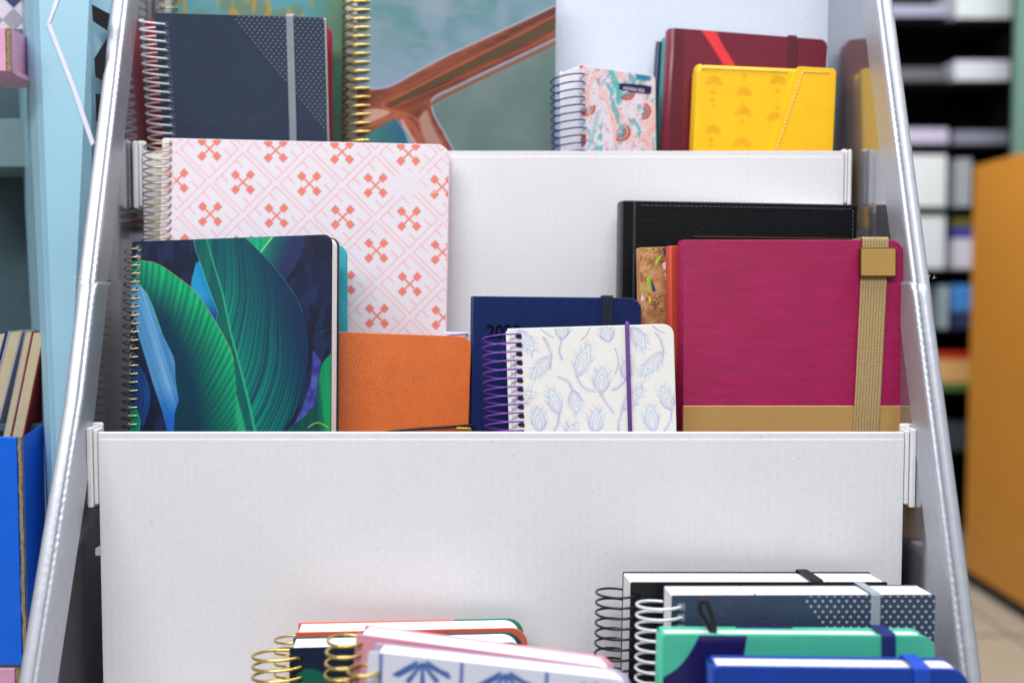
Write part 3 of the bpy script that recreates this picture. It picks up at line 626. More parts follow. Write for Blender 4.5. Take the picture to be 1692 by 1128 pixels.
# white feather notebook
def art_feather(X, Y):
    A = Art(X, Y, (234, 234, 229)); PU = (126, 100, 190); BL = (212, 232, 234); rr = random.Random(2)
    def feather(tip, base, wd, stem=(), op=1.):
        t = np.array(tip, float); b_ = np.array(base, float); ax = t - b_; L = np.hypot(*ax); ax /= L; nx = np.array([-ax[1], ax[0]])
        def shape(s0, s1, wf):
            pr = []
            for sgn in (1, -1):
                u = np.linspace(0, 1, 9) if sgn > 0 else np.linspace(1, 0, 9)[1:-1]
                for q in u: pr.append(tuple(b_ + ax * L * (s0 + (s1 - s0) * q) + nx * sgn * wd * wf * (math.sin(math.pi * q ** .8) ** .8)))
            return pr
        o = shape(0, 1, 1); A.poly(o, BL, .5, .85 * op); i1 = shape(.06, .74, .62); A.poly(i1, (234, 234, 229), .5); i2 = shape(.1, .55, .34)
        for q in (o, i1, i2): A.line(q + [q[0]], .5, PU, .4, .75 * op)
        A.poly(shape(.1, .42, .14), BL, .5)
        for k in range(80):
            q = rr.uniform(.0, 1.0); sg = rr.choice((-1, 1)); p = b_ + ax * L * q + nx * sg * wd * (math.sin(math.pi * q ** .8) ** .8 if 0 < q < 1 else 0)
            d = ax * rr.uniform(.5, 1.0) + nx * sg * rr.uniform(.3, .9); ln = rr.uniform(5, 12); A.line([tuple(p), tuple(p + d * ln * .6), tuple(p + d * ln + ax * ln * .15)], .2, PU, .4, rr.uniform(.15, .5))
        if stem:
            S = smooth([base] + list(stem)); A.line(S, .7, PU, .45, .8)
            for k in range(len(S) - 1):
                for sg in (-1, 1):
                    p = np.array(S[k]); q = np.array(S[k + 1]); d = (p - q) / (np.hypot(*(p - q)) + .01); m_ = np.array([-d[1], d[0]]) * sg; ln = rr.uniform(4, 10); A.line([tuple(p), tuple(p + d * ln * .7 + m_ * ln * .5)], .45, PU, .45, .4)
    for f_ in (((883, 581), (856, 545), 9, ()), ((876, 626), (912, 588), 9, ((904, 566), (896, 556))), ((975, 568), (953, 622), 11, ((964, 640), (985, 648))), ((995, 605), (993, 651), 11, ((1002, 666), (1016, 684))), ((879, 645), (848, 671), 8, ()),
               ((909, 641), (924, 685), 9, ((922, 700), (914, 714))), ((955, 682), (946, 644), 8.5, ((938, 630), (920, 622))), ((887, 672), (893, 714), 10, ()), ((985, 674), (984, 716), 10, ()), ((1067, 576), (1043, 540), 9, ()),
               ((1059, 622), (1097, 581), 9, ((1092, 562), (1082, 549))), ((1063, 640), (1028, 678), 8.5, ((1022, 700), (1023, 714))), ((1093, 637), (1110, 678), 9, ((1108, 694), (1096, 714))), ((1073, 667), (1080, 714), 10, ()), ((1038, 590), (1034, 628), 8, ((1022, 640), (1010, 645))), ((1000, 538), (1006, 566), 9, ()), ((930, 530), (928, 562), 9, ((924, 580), (930, 596))), ((946, 700), (940, 730), 8, ())): feather(*f_)
    for L_ in ([(1016, 575), (1021, 590), (1021, 605), (1016, 618)], [(975, 541), (970, 552), (960, 563)], [(893, 543), (905, 553), (915, 558)], [(1078, 538), (1088, 546), (1098, 550)], [(848, 590), (852, 610), (850, 640)]): A.line(smooth(L_), 1.0, PU, .5, .8)
    for k in range(12):
        y = 556 + k * 14.6; x = 858 + k * .45; A.poly(smooth([(x - 6, y - 2.5), (x, y - 4), (x + 4, y - 2), (x + 4, y + 3), (x, y + 4), (x - 5, y + 2)], 3, True), (36, 30, 48), .7)
    return A.C
bk = Book('spiral_notebook', 'white spiral notebook printed with lilac peacock feathers and a violet band', (842, 543, .780), (1113, 535, .764), .013, 1.5, FA)
bk.cover('front_cover', 0, .0014, (.001, .008, .004, .001), art_feather, (228, 226, 218), m=PRINTM, step=.00038, zmin=.03); bk.pages(.0016, bk.t - .0014, x0=-bk.w / 2 - .0032, x1=bk.w / 2 - .002, top=.002, m=PAPER, rad=(0, .006, 0, 0)); bk.plain('back_cover', bk.t - .0012, bk.t, (.001, .008, .004, .001), WHITE, x0=-bk.w / 2 - .0036)
bk.coil(.0085, .00672, .00062, .0170, .0115, PURPW, top=.0058, shear=.22)
b = MB(); xc, _ = bk.loc(1038, 600); b.tube([(xc, -.0016, 0), (xc, -.0016, bk.h - .001), (xc, -.001, bk.h + .0010), (xc, .002, bk.h + .0016), (xc, bk.t, bk.h + .0010), (xc, bk.t + .0015, bk.h - .002), (xc, bk.t + .0015, 0)], .0016, seg=8); b.build('elastic_cord', mat('violet_cord', (112, 58, 158), .6, stripes=((0, 0, 1), 900, .35, .5)), bk.o)

# leaf notebook
def art_leaf(X, Y):
    I = np.arange(len(X)); A = Art(X, Y, (17, 22, 46)); A.put(I, np.clip((noise2(X, Y, 60, 31) - .45) * 2, 0, .5), (16, 38, 72))
    A.put(I, np.clip((noise2(X * 3 + Y, Y - X, 40, 36) - .5) * 2, 0, .35), (40, 60, 110))
    n1 = lambda s_, sc, sd: noise2(s_, np.zeros_like(s_) + .5, sc, sd, 2)
    # pale leaf upper right
    ur = smooth([(400, 380), (403, 391), (425, 412), (446, 433), (469, 460), (484, 446), (495, 425), (503, 402), (506, 380)])
    A.poly(ur, lambda x, y: mixc(mixc((2, 140, 100), (10, 100, 96), np.clip((x - 430) / 30, 0, 1) * (.5 + .5 * n1(x * .5 + y, 6, 3))), (32, 44, 84), np.clip((x + y * .35 - 575) / 48, 0, 1)), .5)
    A.poly([(400, 380), (458, 380), (431, 415), (425, 412)], lambda x, y: mixc((6, 126, 96), (24, 172, 130), n1(x + y * .02, 3.2, 9) * 1.3 - .1), .5)
    A.line([(458, 382), (431, 416)], 2.2, (140, 208, 128), .6)
    # big right leaf
    mid = np.array([(335, 370), (340, 392), (348, 419), (368, 485), (381, 549), (399.6, 617), (411.6, 666), (421, 711), (432, 770)], float)
    mx = lambda y: np.interp(y, mid[:, 1], mid[:, 0])
    big = [(318, 380), (320, 395), (323, 413), (332, 437), (344, 473), (360, 516), (357, 534), (367, 550), (381, 578), (386, 595), (391, 650), (398, 678), (406, 711), (414, 770), (424, 770), (470, 712), (492, 672), (506, 620), (510, 575), (507, 534), (500, 516), (491, 493), (469, 460), (446, 433), (425, 412), (403, 391), (395, 380)]
    def bigc(x, y):
        d = x - mx(y); k = np.interp(y, [390, 500, 600, 712], [3.2, 2.3, 1.6, 1.1]); s_ = (y + k * d) * 1.0; r_ = np.clip((n1(s_, 9, 41) * .5 + n1(s_, 22, 42) * .5 - .5) * 1.7 + .5, 0, 1); rb = (np.sin(s_ * 2 * math.pi / 15) * .5 + .5) ** 2
        v_ = np.clip(1.05 - d / 115, 0, 1) * np.clip(.62 + (y - 430) / 380, .5, 1); g = mixc((6, 58, 84), (0, 166, 132), v_ * (.12 + .85 * r_) + .12 * rb * v_); g = g * (.70 + .30 * np.clip(.5 + .5 * np.sin(s_ * 2 * math.pi / 7.6 + 3 * n1(s_, 20, 44)), 0, 1) ** .6)[:, None]; g = mixc(g, (22, 36, 76), np.clip((d - 66) / 80, 0, .93)); dk = mixc((8, 78, 82), (4, 100, 84), r_)
        g = mixc(g, (150, 226, 190), np.clip((rb - .9) * 4, 0, .22) * v_)
        return np.where((d < 0)[:, None], dk, g)
    A.poly(big, bigc, .5)
    A.line([tuple(p) for p in mid], 1.2, (30, 150, 112), .8, .9, w2=6); A.line([tuple(p) for p in mid[2:]], .8, (90, 190, 140), .6, .6)
    A.line([(403, 391), (425, 412), (446, 433), (469, 460), (491, 493), (500, 516)], .8, (40, 150, 150), .5, .7)
    # blue triangle
    A.poly([(324, 434), (330, 431), (344, 473), (360, 516), (357, 533), (348, 516), (335, 497), (315, 473), (317, 461)], lambda x, y: mixc(mixc((0, 122, 168), (40, 146, 200), n1(x + y * -.35, 4, 51)), (20, 50, 120), np.clip((y - 490) / 40, 0, .8)), .5)
    A.line([(320, 395), (323, 413), (332, 437), (344, 473), (360, 516), (357, 533)], .9, (90, 176, 170), .5, .8)
    # left green leaf
    outer = [(214, 432), (232, 430), (253, 433), (270, 441), (290, 455), (315, 474), (330, 490), (345, 513), (357, 533), (367, 550), (381, 577), (386, 595), (389, 617), (391, 650), (398, 678), (406, 712)]
    inner = [(413, 770), (288, 770), (288, 711), (289, 681), (295.5, 661), (290, 626), (289, 598), (286, 587), (267, 549), (253, 508), (243, 485), (230, 470), (213, 461)]
    def lg(x, y):
        s_ = (x - 230) + .0013 * (y - 405) ** 2 + 3 * noise2(x, y, 60, 64); rb = np.abs(np.sin(s_ * math.pi / 10.5 + 2 * n1(s_, 30, 61))); r_ = n1(s_, 4.5, 62)
        left = np.interp(y, [430, 470, 508, 549, 587, 626, 661, 712], [205, 225, 250, 262, 280, 284, 290, 284]); right = np.interp(y, [430, 455, 490, 533, 577, 617, 712], [250, 292, 332, 358, 382, 391, 410])
        p_ = np.clip((x - left) / (right - left + 1), 0, 1); v_ = np.clip(.34 + .85 * p_ - .30 * np.clip((y - 470) / 240, 0, 1) + .5 * np.clip((470 - y) / 60, -1, 0.2) * (1 - p_), 0, 1)
        g = mixc((5, 50, 70), (4, 176, 106), v_ * (.5 + .3 * r_ + .25 * rb)); g = mixc(g, (4, 60, 76), np.clip(.22 - rb, 0, .22) * 2.6); return mixc(g, (70, 200, 140), np.clip(rb - .96, 0, .04) * 7 * v_)
    A.poly(outer + inner, lg, .5); A.line(outer[1:12], 1.1, (150, 160, 84), .5, .85)
    A.poly([(391, 655), (399, 680), (408, 716), (394, 716), (388, 690)], (60, 184, 130), 2.5, .5)
    # blue leaf
    blue = [(212, 461), (220, 464), (230, 470), (243, 485), (253, 508), (267, 549), (286, 587), (289, 598), (290, 626), (295.5, 661), (289, 681), (287, 716), (277, 716), (268, 679), (255, 641), (243, 601), (234, 571), (226, 545), (220, 523), (212, 500), (206, 470)]
    A.poly(blue, lambda x, y: mixc(mixc((40, 104, 160), (120, 172, 206), n1(x - (y - 460) * .33, 3.4, 71) * .6 + np.clip(.5 - np.abs(x - (236 + (y - 480) * .27)) / 26, 0, .5)), (8, 84, 180), np.clip((y - 640) / 60, 0, .8)), .5)
    A.line(blue[1:6], 1.2, (90, 190, 110), .5, .8)
    # lower left
    A.poly(smooth([(195, 640), (205, 610), (232, 605), (246, 640), (247, 662), (238, 700), (225, 716), (195, 716)], 4), lambda x, y: mixc((22, 40, 78), (16, 66, 124), n1(x + .0 * y, 6, 81)), 1.5)
    for dx in (0, -7, -13): A.line(smooth([(232 + dx, 612), (245 + dx, 640), (246 + dx, 668), (236 + dx, 702)]), 1.6, (20, 84, 170), 1, .6)
    A.poly(smooth([(190, 676), (215, 672), (224, 676), (231, 694), (230, 712), (226, 730), (190, 730)], 4), (2, 122, 92), .6); A.line(smooth([(218, 672), (225, 677), (231, 694), (229, 716)]), 1.2, (60, 190, 120), .5, .8)
    # lower right
    A.poly(smooth([(517, 580), (524, 588), (531, 598), (528, 612), (525, 640), (521, 668), (512, 678), (500, 692), (484, 704), (498, 675), (511, 640), (516, 610)], 4, True), lambda x, y: mixc((34, 44, 120), (88, 100, 190), noise2(x * 2, y, 12, 91) * 1.4 - .2), 1.4, .9)
    A.poly(smooth([(560, 576), (545, 586), (533, 600), (527, 622), (523, 655), (520, 672), (500, 690), (476, 716), (560, 730)], 3), lambda x, y: mixc((6, 66, 66), (10, 140, 84), n1(x - .12 * y, 8, 92) * .9 + np.clip((x - 528) / 30, -.3, .4)), .6)
    A.line(smooth([(509, 706), (520, 699), (530, 699), (542, 706)]), 1.8, (160, 172, 62), .5); A.line(smooth([(515, 560), (530, 548), (560, 540)]), .8, (26, 90, 100), .6, .7)
    # punched holes
    for k in range(23):
        t = k / 22; x = 229.5 + (211 - 229.5) * t - 0; y = 410.5 + (710 - 410.5) * t; A.disc(x - .5, y - .5, 5.2, (150, 156, 158), .8, .55); A.disc(x, y, 3.9, (196, 196, 192), .6, .8); A.disc(x + .8, y - .8, 3.0, (12, 14, 22), .6); A.disc(x + .2, y + 2.2, 1.2, (220, 220, 214), .5, .9)
    I2 = np.nonzero(noise2(X * 1.0, Y * 1.0, 2.2, 99, 1) > .975)[0]; A.C[I2] = A.C[I2] * .75 + 45
    return A.C
bk = Book('spiral_notebook', 'spiral notebook covered with dark green and blue tropical leaves at pocket left', (218, 399, .815), (549, 387, .790), .016, 7.3, FA)
bk.cover('front_cover', 0, .0009, (.001, .007, .004, .001), art_leaf, (24, 30, 60), step=.00036, bev=.0002, zmin=.02); bk.pages(.0010, bk.t - .0030, x1=bk.w / 2 - .0003, top=.001, m=PAPER, rad=(0, .007, 0, 0)); bk.plain('back_cover', bk.t - .0028, bk.t, (.001, .007, .004, .001), mat('ink_green_card', (16, 36, 50), .4), x1=bk.w / 2 + .0008)
bk.coil(.0068, .00665, .00068, .0100, .0098, BRASS, top=.0058)

# ================================================================== BOTTOM POCKET
BKM = mat('black_cover', (18, 18, 22), .4)
bk = Book('spiral_notebook', 'black spiral notebook with black elastic standing behind the slate dotted one', (1042, 961, .690), (1467, 961, .704), .030, 2, FC)
bk.plain('front_cover', 0, .0012, (.001,) * 4, BKM); bk.pages(.0014, bk.t - .0014, x0=-bk.w / 2 + .0005, x1=bk.w / 2 - .001, top=.001); bk.plain('back_cover', bk.t - .0012, bk.t, (.001,) * 4, BKM); bk.coil(.006, .0072, .0009, .0165, .0195, BLACKW, top=.009)
bk.strap(bk.loc(1350, 957)[0], bk.loc(1350, 1120)[0], .0085, mat('black_elastic', (20, 20, 22), .8), 4)
def art_slate2(X, Y):
    A = Art(X, Y, (54, 68, 90)); dots(A, 1327, 984, .58, 13.1, 8.6, 1.9, 1560, 1130); 
    a = bk.px(-bk.w / 2 + .0065, bk.h - .0075); b_ = bk.px(-bk.w / 2 + .0065, bk.h - .0075 - .0070 * 8); holes(A, a[0], a[1], b_[0], b_[1], 9, 5.5, 5.5, (150, 158, 168))
    return A.C
bk = Book('spiral_notebook', 'slate blue spiral notebook with white dots seen from above, bottom pocket right', (1110, 983, .652), (1546, 982, .664), .026, 2, FC, group='slate notebooks with white dots')
fr = bk.cover('front_cover', 0, .0012, (.001,) * 4, art_slate2, (54, 68, 90), step=.0005, zmin=.08); bk.pages(.0014, bk.t - .0014, x0=-bk.w / 2 + .0005, x1=bk.w / 2 - .0005, top=.0005); bk.plain('back_cover', bk.t - .0012, bk.t, (.001,) * 4, MATS['slate_card']); bk.coil(.0065, .0070, .00105, .0165, .0165, SILW, top=.0075)
bk.strap(bk.loc(1446, 984)[0], bk.loc(1446, 1120)[0], .0062, EG, 3)
bk.text('gendagendagen', 1140, 1028, 30, LT, parent=fr, y=-.0003, ext=.00004); bk.text('agenda', 1190, 996, 26, LT, parent=fr, y=-.0003, ext=.00004)
GRN = (76, 190, 158)
def art_green(X, Y):
    A = Art(X, Y, GRN); A.poly(smooth([(1160, 1040), (1140, 1078), (1118, 1104), (1090, 1122), (1060, 1145)]) + [(1220, 1145), (1236, 1040)], (30, 26, 88), .7); return A.C
GM = mat('mint_cover', GRN, .3, coat=.2)
bk = Book('hardback_notebook', 'mint green hardback notebook with dark violet shape and navy elastic, bottom pocket', (1092, 1047, .622), (1546, 1050, .630), .017, 2, FC)
bk.hard(mat('mint_print', 'print', .3, coat=.2), (.002, .010, .004, .002), .003, .001, art=art_green, base=GRN, step=.0008, edge=GM, pg=.0015)
b = MB(); xa, _ = bk.loc(1226, 1044); xb, _ = bk.loc(1322, 1044); b.box(xa, xb, bk.t - .0029, bk.t - .0001, bk.h - .0002, bk.h + .0004); b.build('printed_patch', mat('violet_ink', (34, 28, 92), .35), bk.o)
DBL = mat('dark_blue_elastic', (16, 34, 110), .7); xt = bk.loc(1462, 1047)[0]; bk.strap(xt + .002, xt + .008, .009, DBL, 4)
b = MB(); bx, bz = bk.loc(1186, 1046); bx2, bz2 = bk.loc(1176, 1000)
lp = smooth([(bx, bz - .006), (bx - .001, bz + .004), (bx - .004, bz + .014), (bx - .0068, bz + .0185), (bx - .0095, bz + .017), (bx - .0092, bz + .011), (bx - .005, bz + .004), (bx - .001, bz - .003)], 5)
b.tube([(x, .006 + .004 * i / len(lp), z) for i, (x, z) in enumerate(lp)], .0016, seg=8); b.build('ribbon_loop', mat('black_ribbon', (18, 18, 22), .7), bk.o)
BLU = mat('cobalt_cover', (10, 60, 160), .3, coat=.15, bump=.1, bscale=200)
bk = Book('hardback_notebook', 'cobalt blue soft touch notebook with blue elastic, front of the right bottom row', (1176, 1100, .588), (1602, 1105, .585), .021, 2, FC)
bk.hard(BLU, (.003, .011, .004, .003), .003, .001, pg=.0012); bk.strap(bk.loc(1522, 1099)[0] , bk.loc(1530, 1130)[0] + .01, .0095, mat('cobalt_elastic', (14, 74, 190), .6), 4)
b = MB(); rr = random.Random(6)
for (xa, n_) in ((-.060, 5), (-.02, 3), (.012, 6), (.035, 4)):
    for k in range(n_): x = xa + k * .0032; b.tube([(x, bk.t - .0032, bk.h - .011), (x + .004, bk.t - .0032, bk.h - .0012)], .0004, seg=4)
b.build('line_print', mat('pale_ink', (190, 210, 235)), bk.o)

# left group
C5C = mat('coral_card', (212, 100, 76), .4)
def art_or(X, Y):
    A = Art(X, Y, (214, 90, 66)); return A.C
bk = Book('spiral_planner', 'gold spiral planner with coral and green covers, rearmost of the left bottom group', (488, 1044, .694), (872, 1036, .712), .024, 2, FC, 'planner')
bk.plain('front_cover', 0, .0012, (.001, .012, .002, .001), C5C); bk.pages(.0014, bk.t - .0014, x0=-bk.w / 2 + .002, top=.001, m=PAPER, rad=(0, .012, 0, 0)); b = MB(); b.slab(-bk.w / 2, -bk.w / 2 + bk.w * .68, 0, bk.h, bk.t - .0014, bk.t, (.001, 0, 0, .001), m=0); b.slab(-bk.w / 2 + bk.w * .683, bk.w / 2, 0, bk.h, bk.t - .0014, bk.t, (0, .012, .002, 0), m=1); b.build('back_cover', [C5C, mat('emerald_card', (20, 120, 92), .4)], bk.o)
bk.coil(.008, .0080, .0009, .015, .0145, GOLDW, top=.006)
def art_dk(X, Y):
    A = Art(X, Y, (14, 30, 56)); A.poly(smooth([(494, 1110), (512, 1104), (534, 1112), (548, 1136), (480, 1140)], 4, True), (4, 96, 78), 1); A.disc(497, 1088, 4, (6, 8, 18)); A.disc(497, 1105, 4, (6, 8, 18)); A.disc(496, 1122, 4, (6, 8, 18)); return A.C
bk = Book('spiral_planner', 'dark leaf planner with gold spiral in front of the coral one at bottom left', (478, 1070, .664), (870, 1060, .680), .024, 2, FC, 'planner')
bk.cover('front_cover', 0, .0014, (.001, .012, .002, .001), art_dk, (14, 34, 52), step=.0008, zmin=.1); bk.pages(.0016, bk.t - .0014, x0=-bk.w / 2 + .002, top=.001, m=PAPER, rad=(0, .012, 0, 0)); bk.plain('back_cover', bk.t - .0014, bk.t, (.001, .012, .002, .001), mat('deep_teal_card', (10, 66, 72), .4)); bk.coil(.0072, .0070, .0011, .0195, .0165, GOLDW, top=.006)
PKM = mat('blush_cover', (216, 150, 166), .35, coat=.2)
bk = Book('spiral_planner', 'blush pink planner with gold spiral tilted in the left bottom group', (588, 1046, .625), (1014, 1103, .600), .020, 2, FC - .04, 'planner')
bk.plain('front_cover', 0, .0016, (.001, .010, .002, .001), PKM); bk.pages(.0018, bk.t - .0016, x0=-bk.w / 2 + .003, top=.001, m=PAPER, rad=(0, .010, 0, 0)); bk.plain('back_cover', bk.t - .0016, bk.t, (.001, .010, .002, .001), PKM); bk.coil(.004, .0072, .0011, .0135, .0165, GOLDW, top=.006)
def art_wb(X, Y):
    A = Art(X, Y, (214, 216, 232)); B_ = (60, 92, 164)
    for cx, cy in ((698, 1100), (836, 1118), (975, 1136)):
        for a in (-150, -120, -90, -60, -30): t = R(a); L_ = 46; A.line([(cx, cy - 4), (cx - L_ * math.cos(t), cy - L_ * math.sin(t) * .6)], 4, B_, 1.2, .9, w2=9)
        A.line([(cx - 10, cy - 6), (cx - 46, cy + 14)], 6, B_, 1.2, .9); A.line([(cx + 8, cy - 6), (cx + 44, cy + 18)], 6, B_, 1.2, .9)
    for x in (630, 764, 905, 1040): A.line([(x, 1070), (x - 3, 1160)], 6, B_, 1, .8)
    return A.C
bk = Book('spiral_planner', 'white planner with blue leaf ornament tilted at the front of the left bottom group', (608, 1075, .588), (1046, 1124, .570), .017, 2, FC - .04, 'planner')
bk.cover('front_cover', 0, .0016, (.002, .012, .002, .002), art_wb, (190, 196, 220), step=.0008, zmin=.1); bk.pages(.0018, bk.t - .0016, x0=-bk.w / 2 + .006, top=.001, m=PAPER, rad=(0, .012, 0, 0)); bk.plain('back_cover', bk.t - .0016, bk.t, (.002, .012, .002, .002), mat('grey_lilac_card', (180, 170, 198), .4)); bk.coil(.008, .0072, .0011, .0115, .0145, GOLDW, top=.012)

# ================================================================== NEIGHBOURING STAND (left)
LB = mat('light_blue_card', (140, 184, 204), .42, var=.04, vscale=12, bump=.1, bscale=150, coat=.15); BRN = mat('corrugated_edge', (150, 132, 96), .9, var=.2, vscale=500, bump=.8, bscale=700); TL_ = mat('petrol_card', (58, 84, 94), .6); TLL = mat('petrol_card_light', (104, 132, 138), .6)
nb = empty('display_stand', Matrix.Translation((-.45, 1.0, 0)), 'pale blue cardboard display stand with pink and blue trays at the left edge', 'display stand'); NO = Vector((-.45, 1.0, 0))
def off2(b): b.v = [(x - NO.x, y - NO.y, z - NO.z) for x, y, z in b.v]; return b
def colpts(pts_D): return [P(*q) for q in pts_D]
b = MB()
# folded front of its side panel: three facets between these edge lines
lines = [((38, -60, .90), (76, 760, .84)), ((52, -60, .885), (86, 760, .825)), ((62, -60, .880), (94, 760, .822)), ((150, -60, .880), (112, 760, .822)), ((188, -60, .900), (150, 760, .845)), ((196, -60, 1.1), (152, 760, 1.1))]
v = []
for t_, bt in lines:
    p0 = P(*t_); p1 = P(*bt)
    dz = (p1 - p0) / (p1.z - p0.z); v += [p0, p1 + dz * (CH - .9 - p1.z)]
v += [P(20, -60, 1.1), Vector((v[1].x - .02, 1.1, CH - .9))]
b.add(v, [(2 * i, 2 * i + 1, 2 * i + 3, 2 * i + 2) for i in range(6)] + [(12, 13, 1, 0), (0, 2, 4, 6, 8, 10, 12)], 0)
bb = bmesh = None
off2(b).build('side_panel', [LB], nb)
A0, A1 = P(62, -60, .880), P(94, 760, .822); B0, B1 = P(150, -60, .880), P(112, 760, .822); nrm = (B0 - A0).cross(A1 - A0).normalized(); nrm = nrm if nrm.y < 0 else -nrm
C0, C1 = P(205, -60, .895), P(150, 760, .845)
def onface(px, py, q0, e1, e2, lift=.0006):
    n_ = e1.cross(e2).normalized(); n_ = n_ if n_.y < 0 else -n_
    o = Vector((0, 0, CH)); d = P(px, py, 1) - o; t = (q0 - o).dot(n_) / d.dot(n_); return o + d * t + n_ * lift
def decal(polys, q0, e1, e2, name, m):
    b = MB()
    for pl in polys:
        vs = [onface(x, y, q0, e1, e2) for x, y in pl]; b.add(vs, [tuple(range(len(vs)))])
    off2(b).build(name, m, nb)
decal([[(101, -30), (110, -30), (84, 38), (78, 40)]], A0, B0 - A0, A1 - A0, 'printed_line', mat('lilac_ink', (206, 204, 224)))
decal([[(77.8, 40.5), (84.2, 38.8), (127, 148), (120, 150)]], A0, B0 - A0, A1 - A0, 'printed_line', MATS['lilac_ink'])
decal([[(120, 150), (127, 148), (157, 236), (151, 242)]], A0, B0 - A0, A1 - A0, 'printed_line', MATS['lilac_ink'])
decal([[(152, 8), (182, 24), (178, 52), (154, 36)], [(178, 62), (172, 135), (158, 128), (156, 98)], [(158, 155), (168, 156), (164, 205), (159, 200)]], A0 + Vector((0, -.002, 0)), B0 - A0, A1 - A0, 'printed_hexagon', mat('black_ink', (8, 9, 14), .6, spec=.15))
def bx(name, x0, y0, x1, y1, Da, Db, m, parent=None, o=off2, tilt=0):
    a = P(x0, y1, Da); c = P(x1, y0, Da); b = MB(); b.slab(a.x, c.x, a.z, c.z, Da, Db, bev=.001); return (o(b) if o else b).build(name, m, parent)
bx('back_panel', -120, -80, 66, 1200, 1.09, 1.10, TL_, nb); bx('shelf', -120, 196, 62, 276, .99, 1.08, TLL, nb); bx('shelf', -120, 700, 76, 712, .86, 1.08, TL_, nb)
lat = MB(); a = P(-90, 48, .95); c = P(40, -60, .95); lat.box(a.x, c.x, .95, .955, a.z, c.z)
for (x, y, s_) in ((22, -5, 18), (-14, -5, 18)):
    q = [P(x - s_, y, .9495), P(x, y + s_, .9495), P(x + s_, y, .9495), P(x, y - s_, .9495)]; lat.add(q, [(0, 1, 2, 3)], 1)
for (x, y, s_) in ((22, 32, 18), (-14, 32, 18), (4, 14, 0)):
    if s_: q = [P(x - s_, y, .9495), P(x, y + s_, .9495), P(x + s_, y, .9495), P(x, y - s_, .9495)]; lat.add(q, [(0, 1, 2, 3)], 2)
off2(lat).build('lattice_card', [mat('lilac_card', (206, 198, 214)), mat('navy_ink', (34, 54, 96)), mat('grey_ink', (150, 148, 162))], nb)
def tray(px0, pe, px1, y0, y1, drop, D, m, label, mat2, skew=0):
    """corrugated tray: front board, raw edge and side board receding to the right"""
    a = P(px0, y1, D); c = P(pe, y0, D); r1 = P(px1, y0 + drop, D + .055)
    t = empty('cardboard_tray', Matrix.Translation((a.x, D, a.z)), label, 'tray'); O = Vector((a.x, D, a.z)); e = .0045
    def fin(b, n, mm): b.v = [(x - O.x, y - O.y, z - O.z) for x, y, z in b.v]; b.build(n, mm, t)
    b = MB(); b.slab(a.x, c.x, a.z, c.z, D, D + e, bev=.0008); fin(b, 'front_board', m)
    xe = c.x + .0006; b = MB(); n = 40; v = []; rr = random.Random(2)
    for i in range(n + 1):
        z = a.z + (c.z - a.z) * i / n; w_ = rr.uniform(-.0005, .0005); v += [(xe + w_, D + .0002 + rr.uniform(0, .0006), z), (xe + .0026 + w_, D + .001, z), (xe + .0026, D + e, z), (xe, D + e, z)]
    b.add(v, [(4 * i + k, 4 * i + (k + 1) % 4, 4 * i + 4 + (k + 1) % 4, 4 * i + 4 + k) for i in range(n) for k in range(4)] + [(0, 1, 2, 3), tuple(4 * n + k for k in (3, 2, 1, 0))]); fin(b, 'corrugated_edge', BRN)
    b = MB(); x0 = xe + .0030; x1 = r1.x; zt0, zt1 = c.z, c.z + (-drop / F * D if False else P(px1, y0 + drop, D + .055).z - c.z); zb = a.z
    b.hexa([(x0, D + .0006, zb), (x1, D + .055, zb + .004), (x1, D + .059, zb + .004), (x0 - .001, D + .005, zb), (x0, D + .0006, zt0), (x1, D + .055, zt1), (x1, D + .059, zt1), (x0 - .001, D + .005, zt0)]); fin(b, 'side_board', mat2)
    b = MB(); b.box(a.x, c.x, D + e + .0005, D + .07, a.z + .0002, a.z + .004); fin(b, 'base_board', m)
PNK = mat('pink_card', (216, 158, 190), .5); tray(-60, 8, 43, 46, 118, 14, .84, PNK, 'pink corrugated cardboard tray at the upper left edge', PNK)
BL2 = mat('bright_blue_card', (0, 100, 224), .45); tray(-60, 27, 68, 722, 1098, -20, .80, BL2, 'bright blue corrugated cardboard tray at the lower left edge', BL2)
tray(-60, 24, 70, 1104, 1300, -4, .80, PNK, 'pink corrugated tray below the blue one, just visible bottom left', PNK)
# catalogues leaning in the blue tray
def leaner(xt, yt, xb, yb, wpx, D, m, label, name='paperback_book', edge=None):
    p0, p1 = P(xt, yt, D), P(xb, yb, D); w_ = wpx / F * D
    t = empty(name, Matrix.Translation(p1), label, 'book', 'books leaning in the blue tray'); d = p0 - p1; c_ = w_ * .22
    def q(dx0, dx1, mm, nm, ex=0): b = MB(); b.hexa([(dx0, 0, 0), (dx1, 0, 0), (dx1, .12, 0), (dx0, .12, 0), (d.x + dx0, 0, d.z + ex), (d.x + dx1, 0, d.z + ex), (d.x + dx1, .12, d.z + ex), (d.x + dx0, .12, d.z + ex)]); b.build(nm, mm, t)
    q(0, w_ * .12, m, 'cover', .001); q(w_ * .13, w_ * .87, edge or PGC, 'page_block'); q(w_ * .88, w_, m, 'cover', .001)
PGC = mat('cream_pages', (206, 192, 158), .7, stripes=((1, 0, .25), 900, .3, .2))
leaner(-6, 552, -60, 760, 16, .87, mat('royal_card', (24, 60, 140)), 'book with blue cover, leftmost of the books leaning in the blue tray')
leaner(14, 549, -36, 745, 23, .86, mat('grey_film', (160, 164, 180), .25), 'cream paged book with grey cover, second from left in the blue tray')
leaner(42, 549, 0, 745, 12, .855, mat('grey_film2', (150, 152, 170), .25), 'slim book in grey film, between the two cream paged books')
leaner(53, 550, 14, 740, 22, .85, mat('dark_red_card', (120, 26, 30)), 'cream paged book with dark red cover, nearest the pale blue side panel')

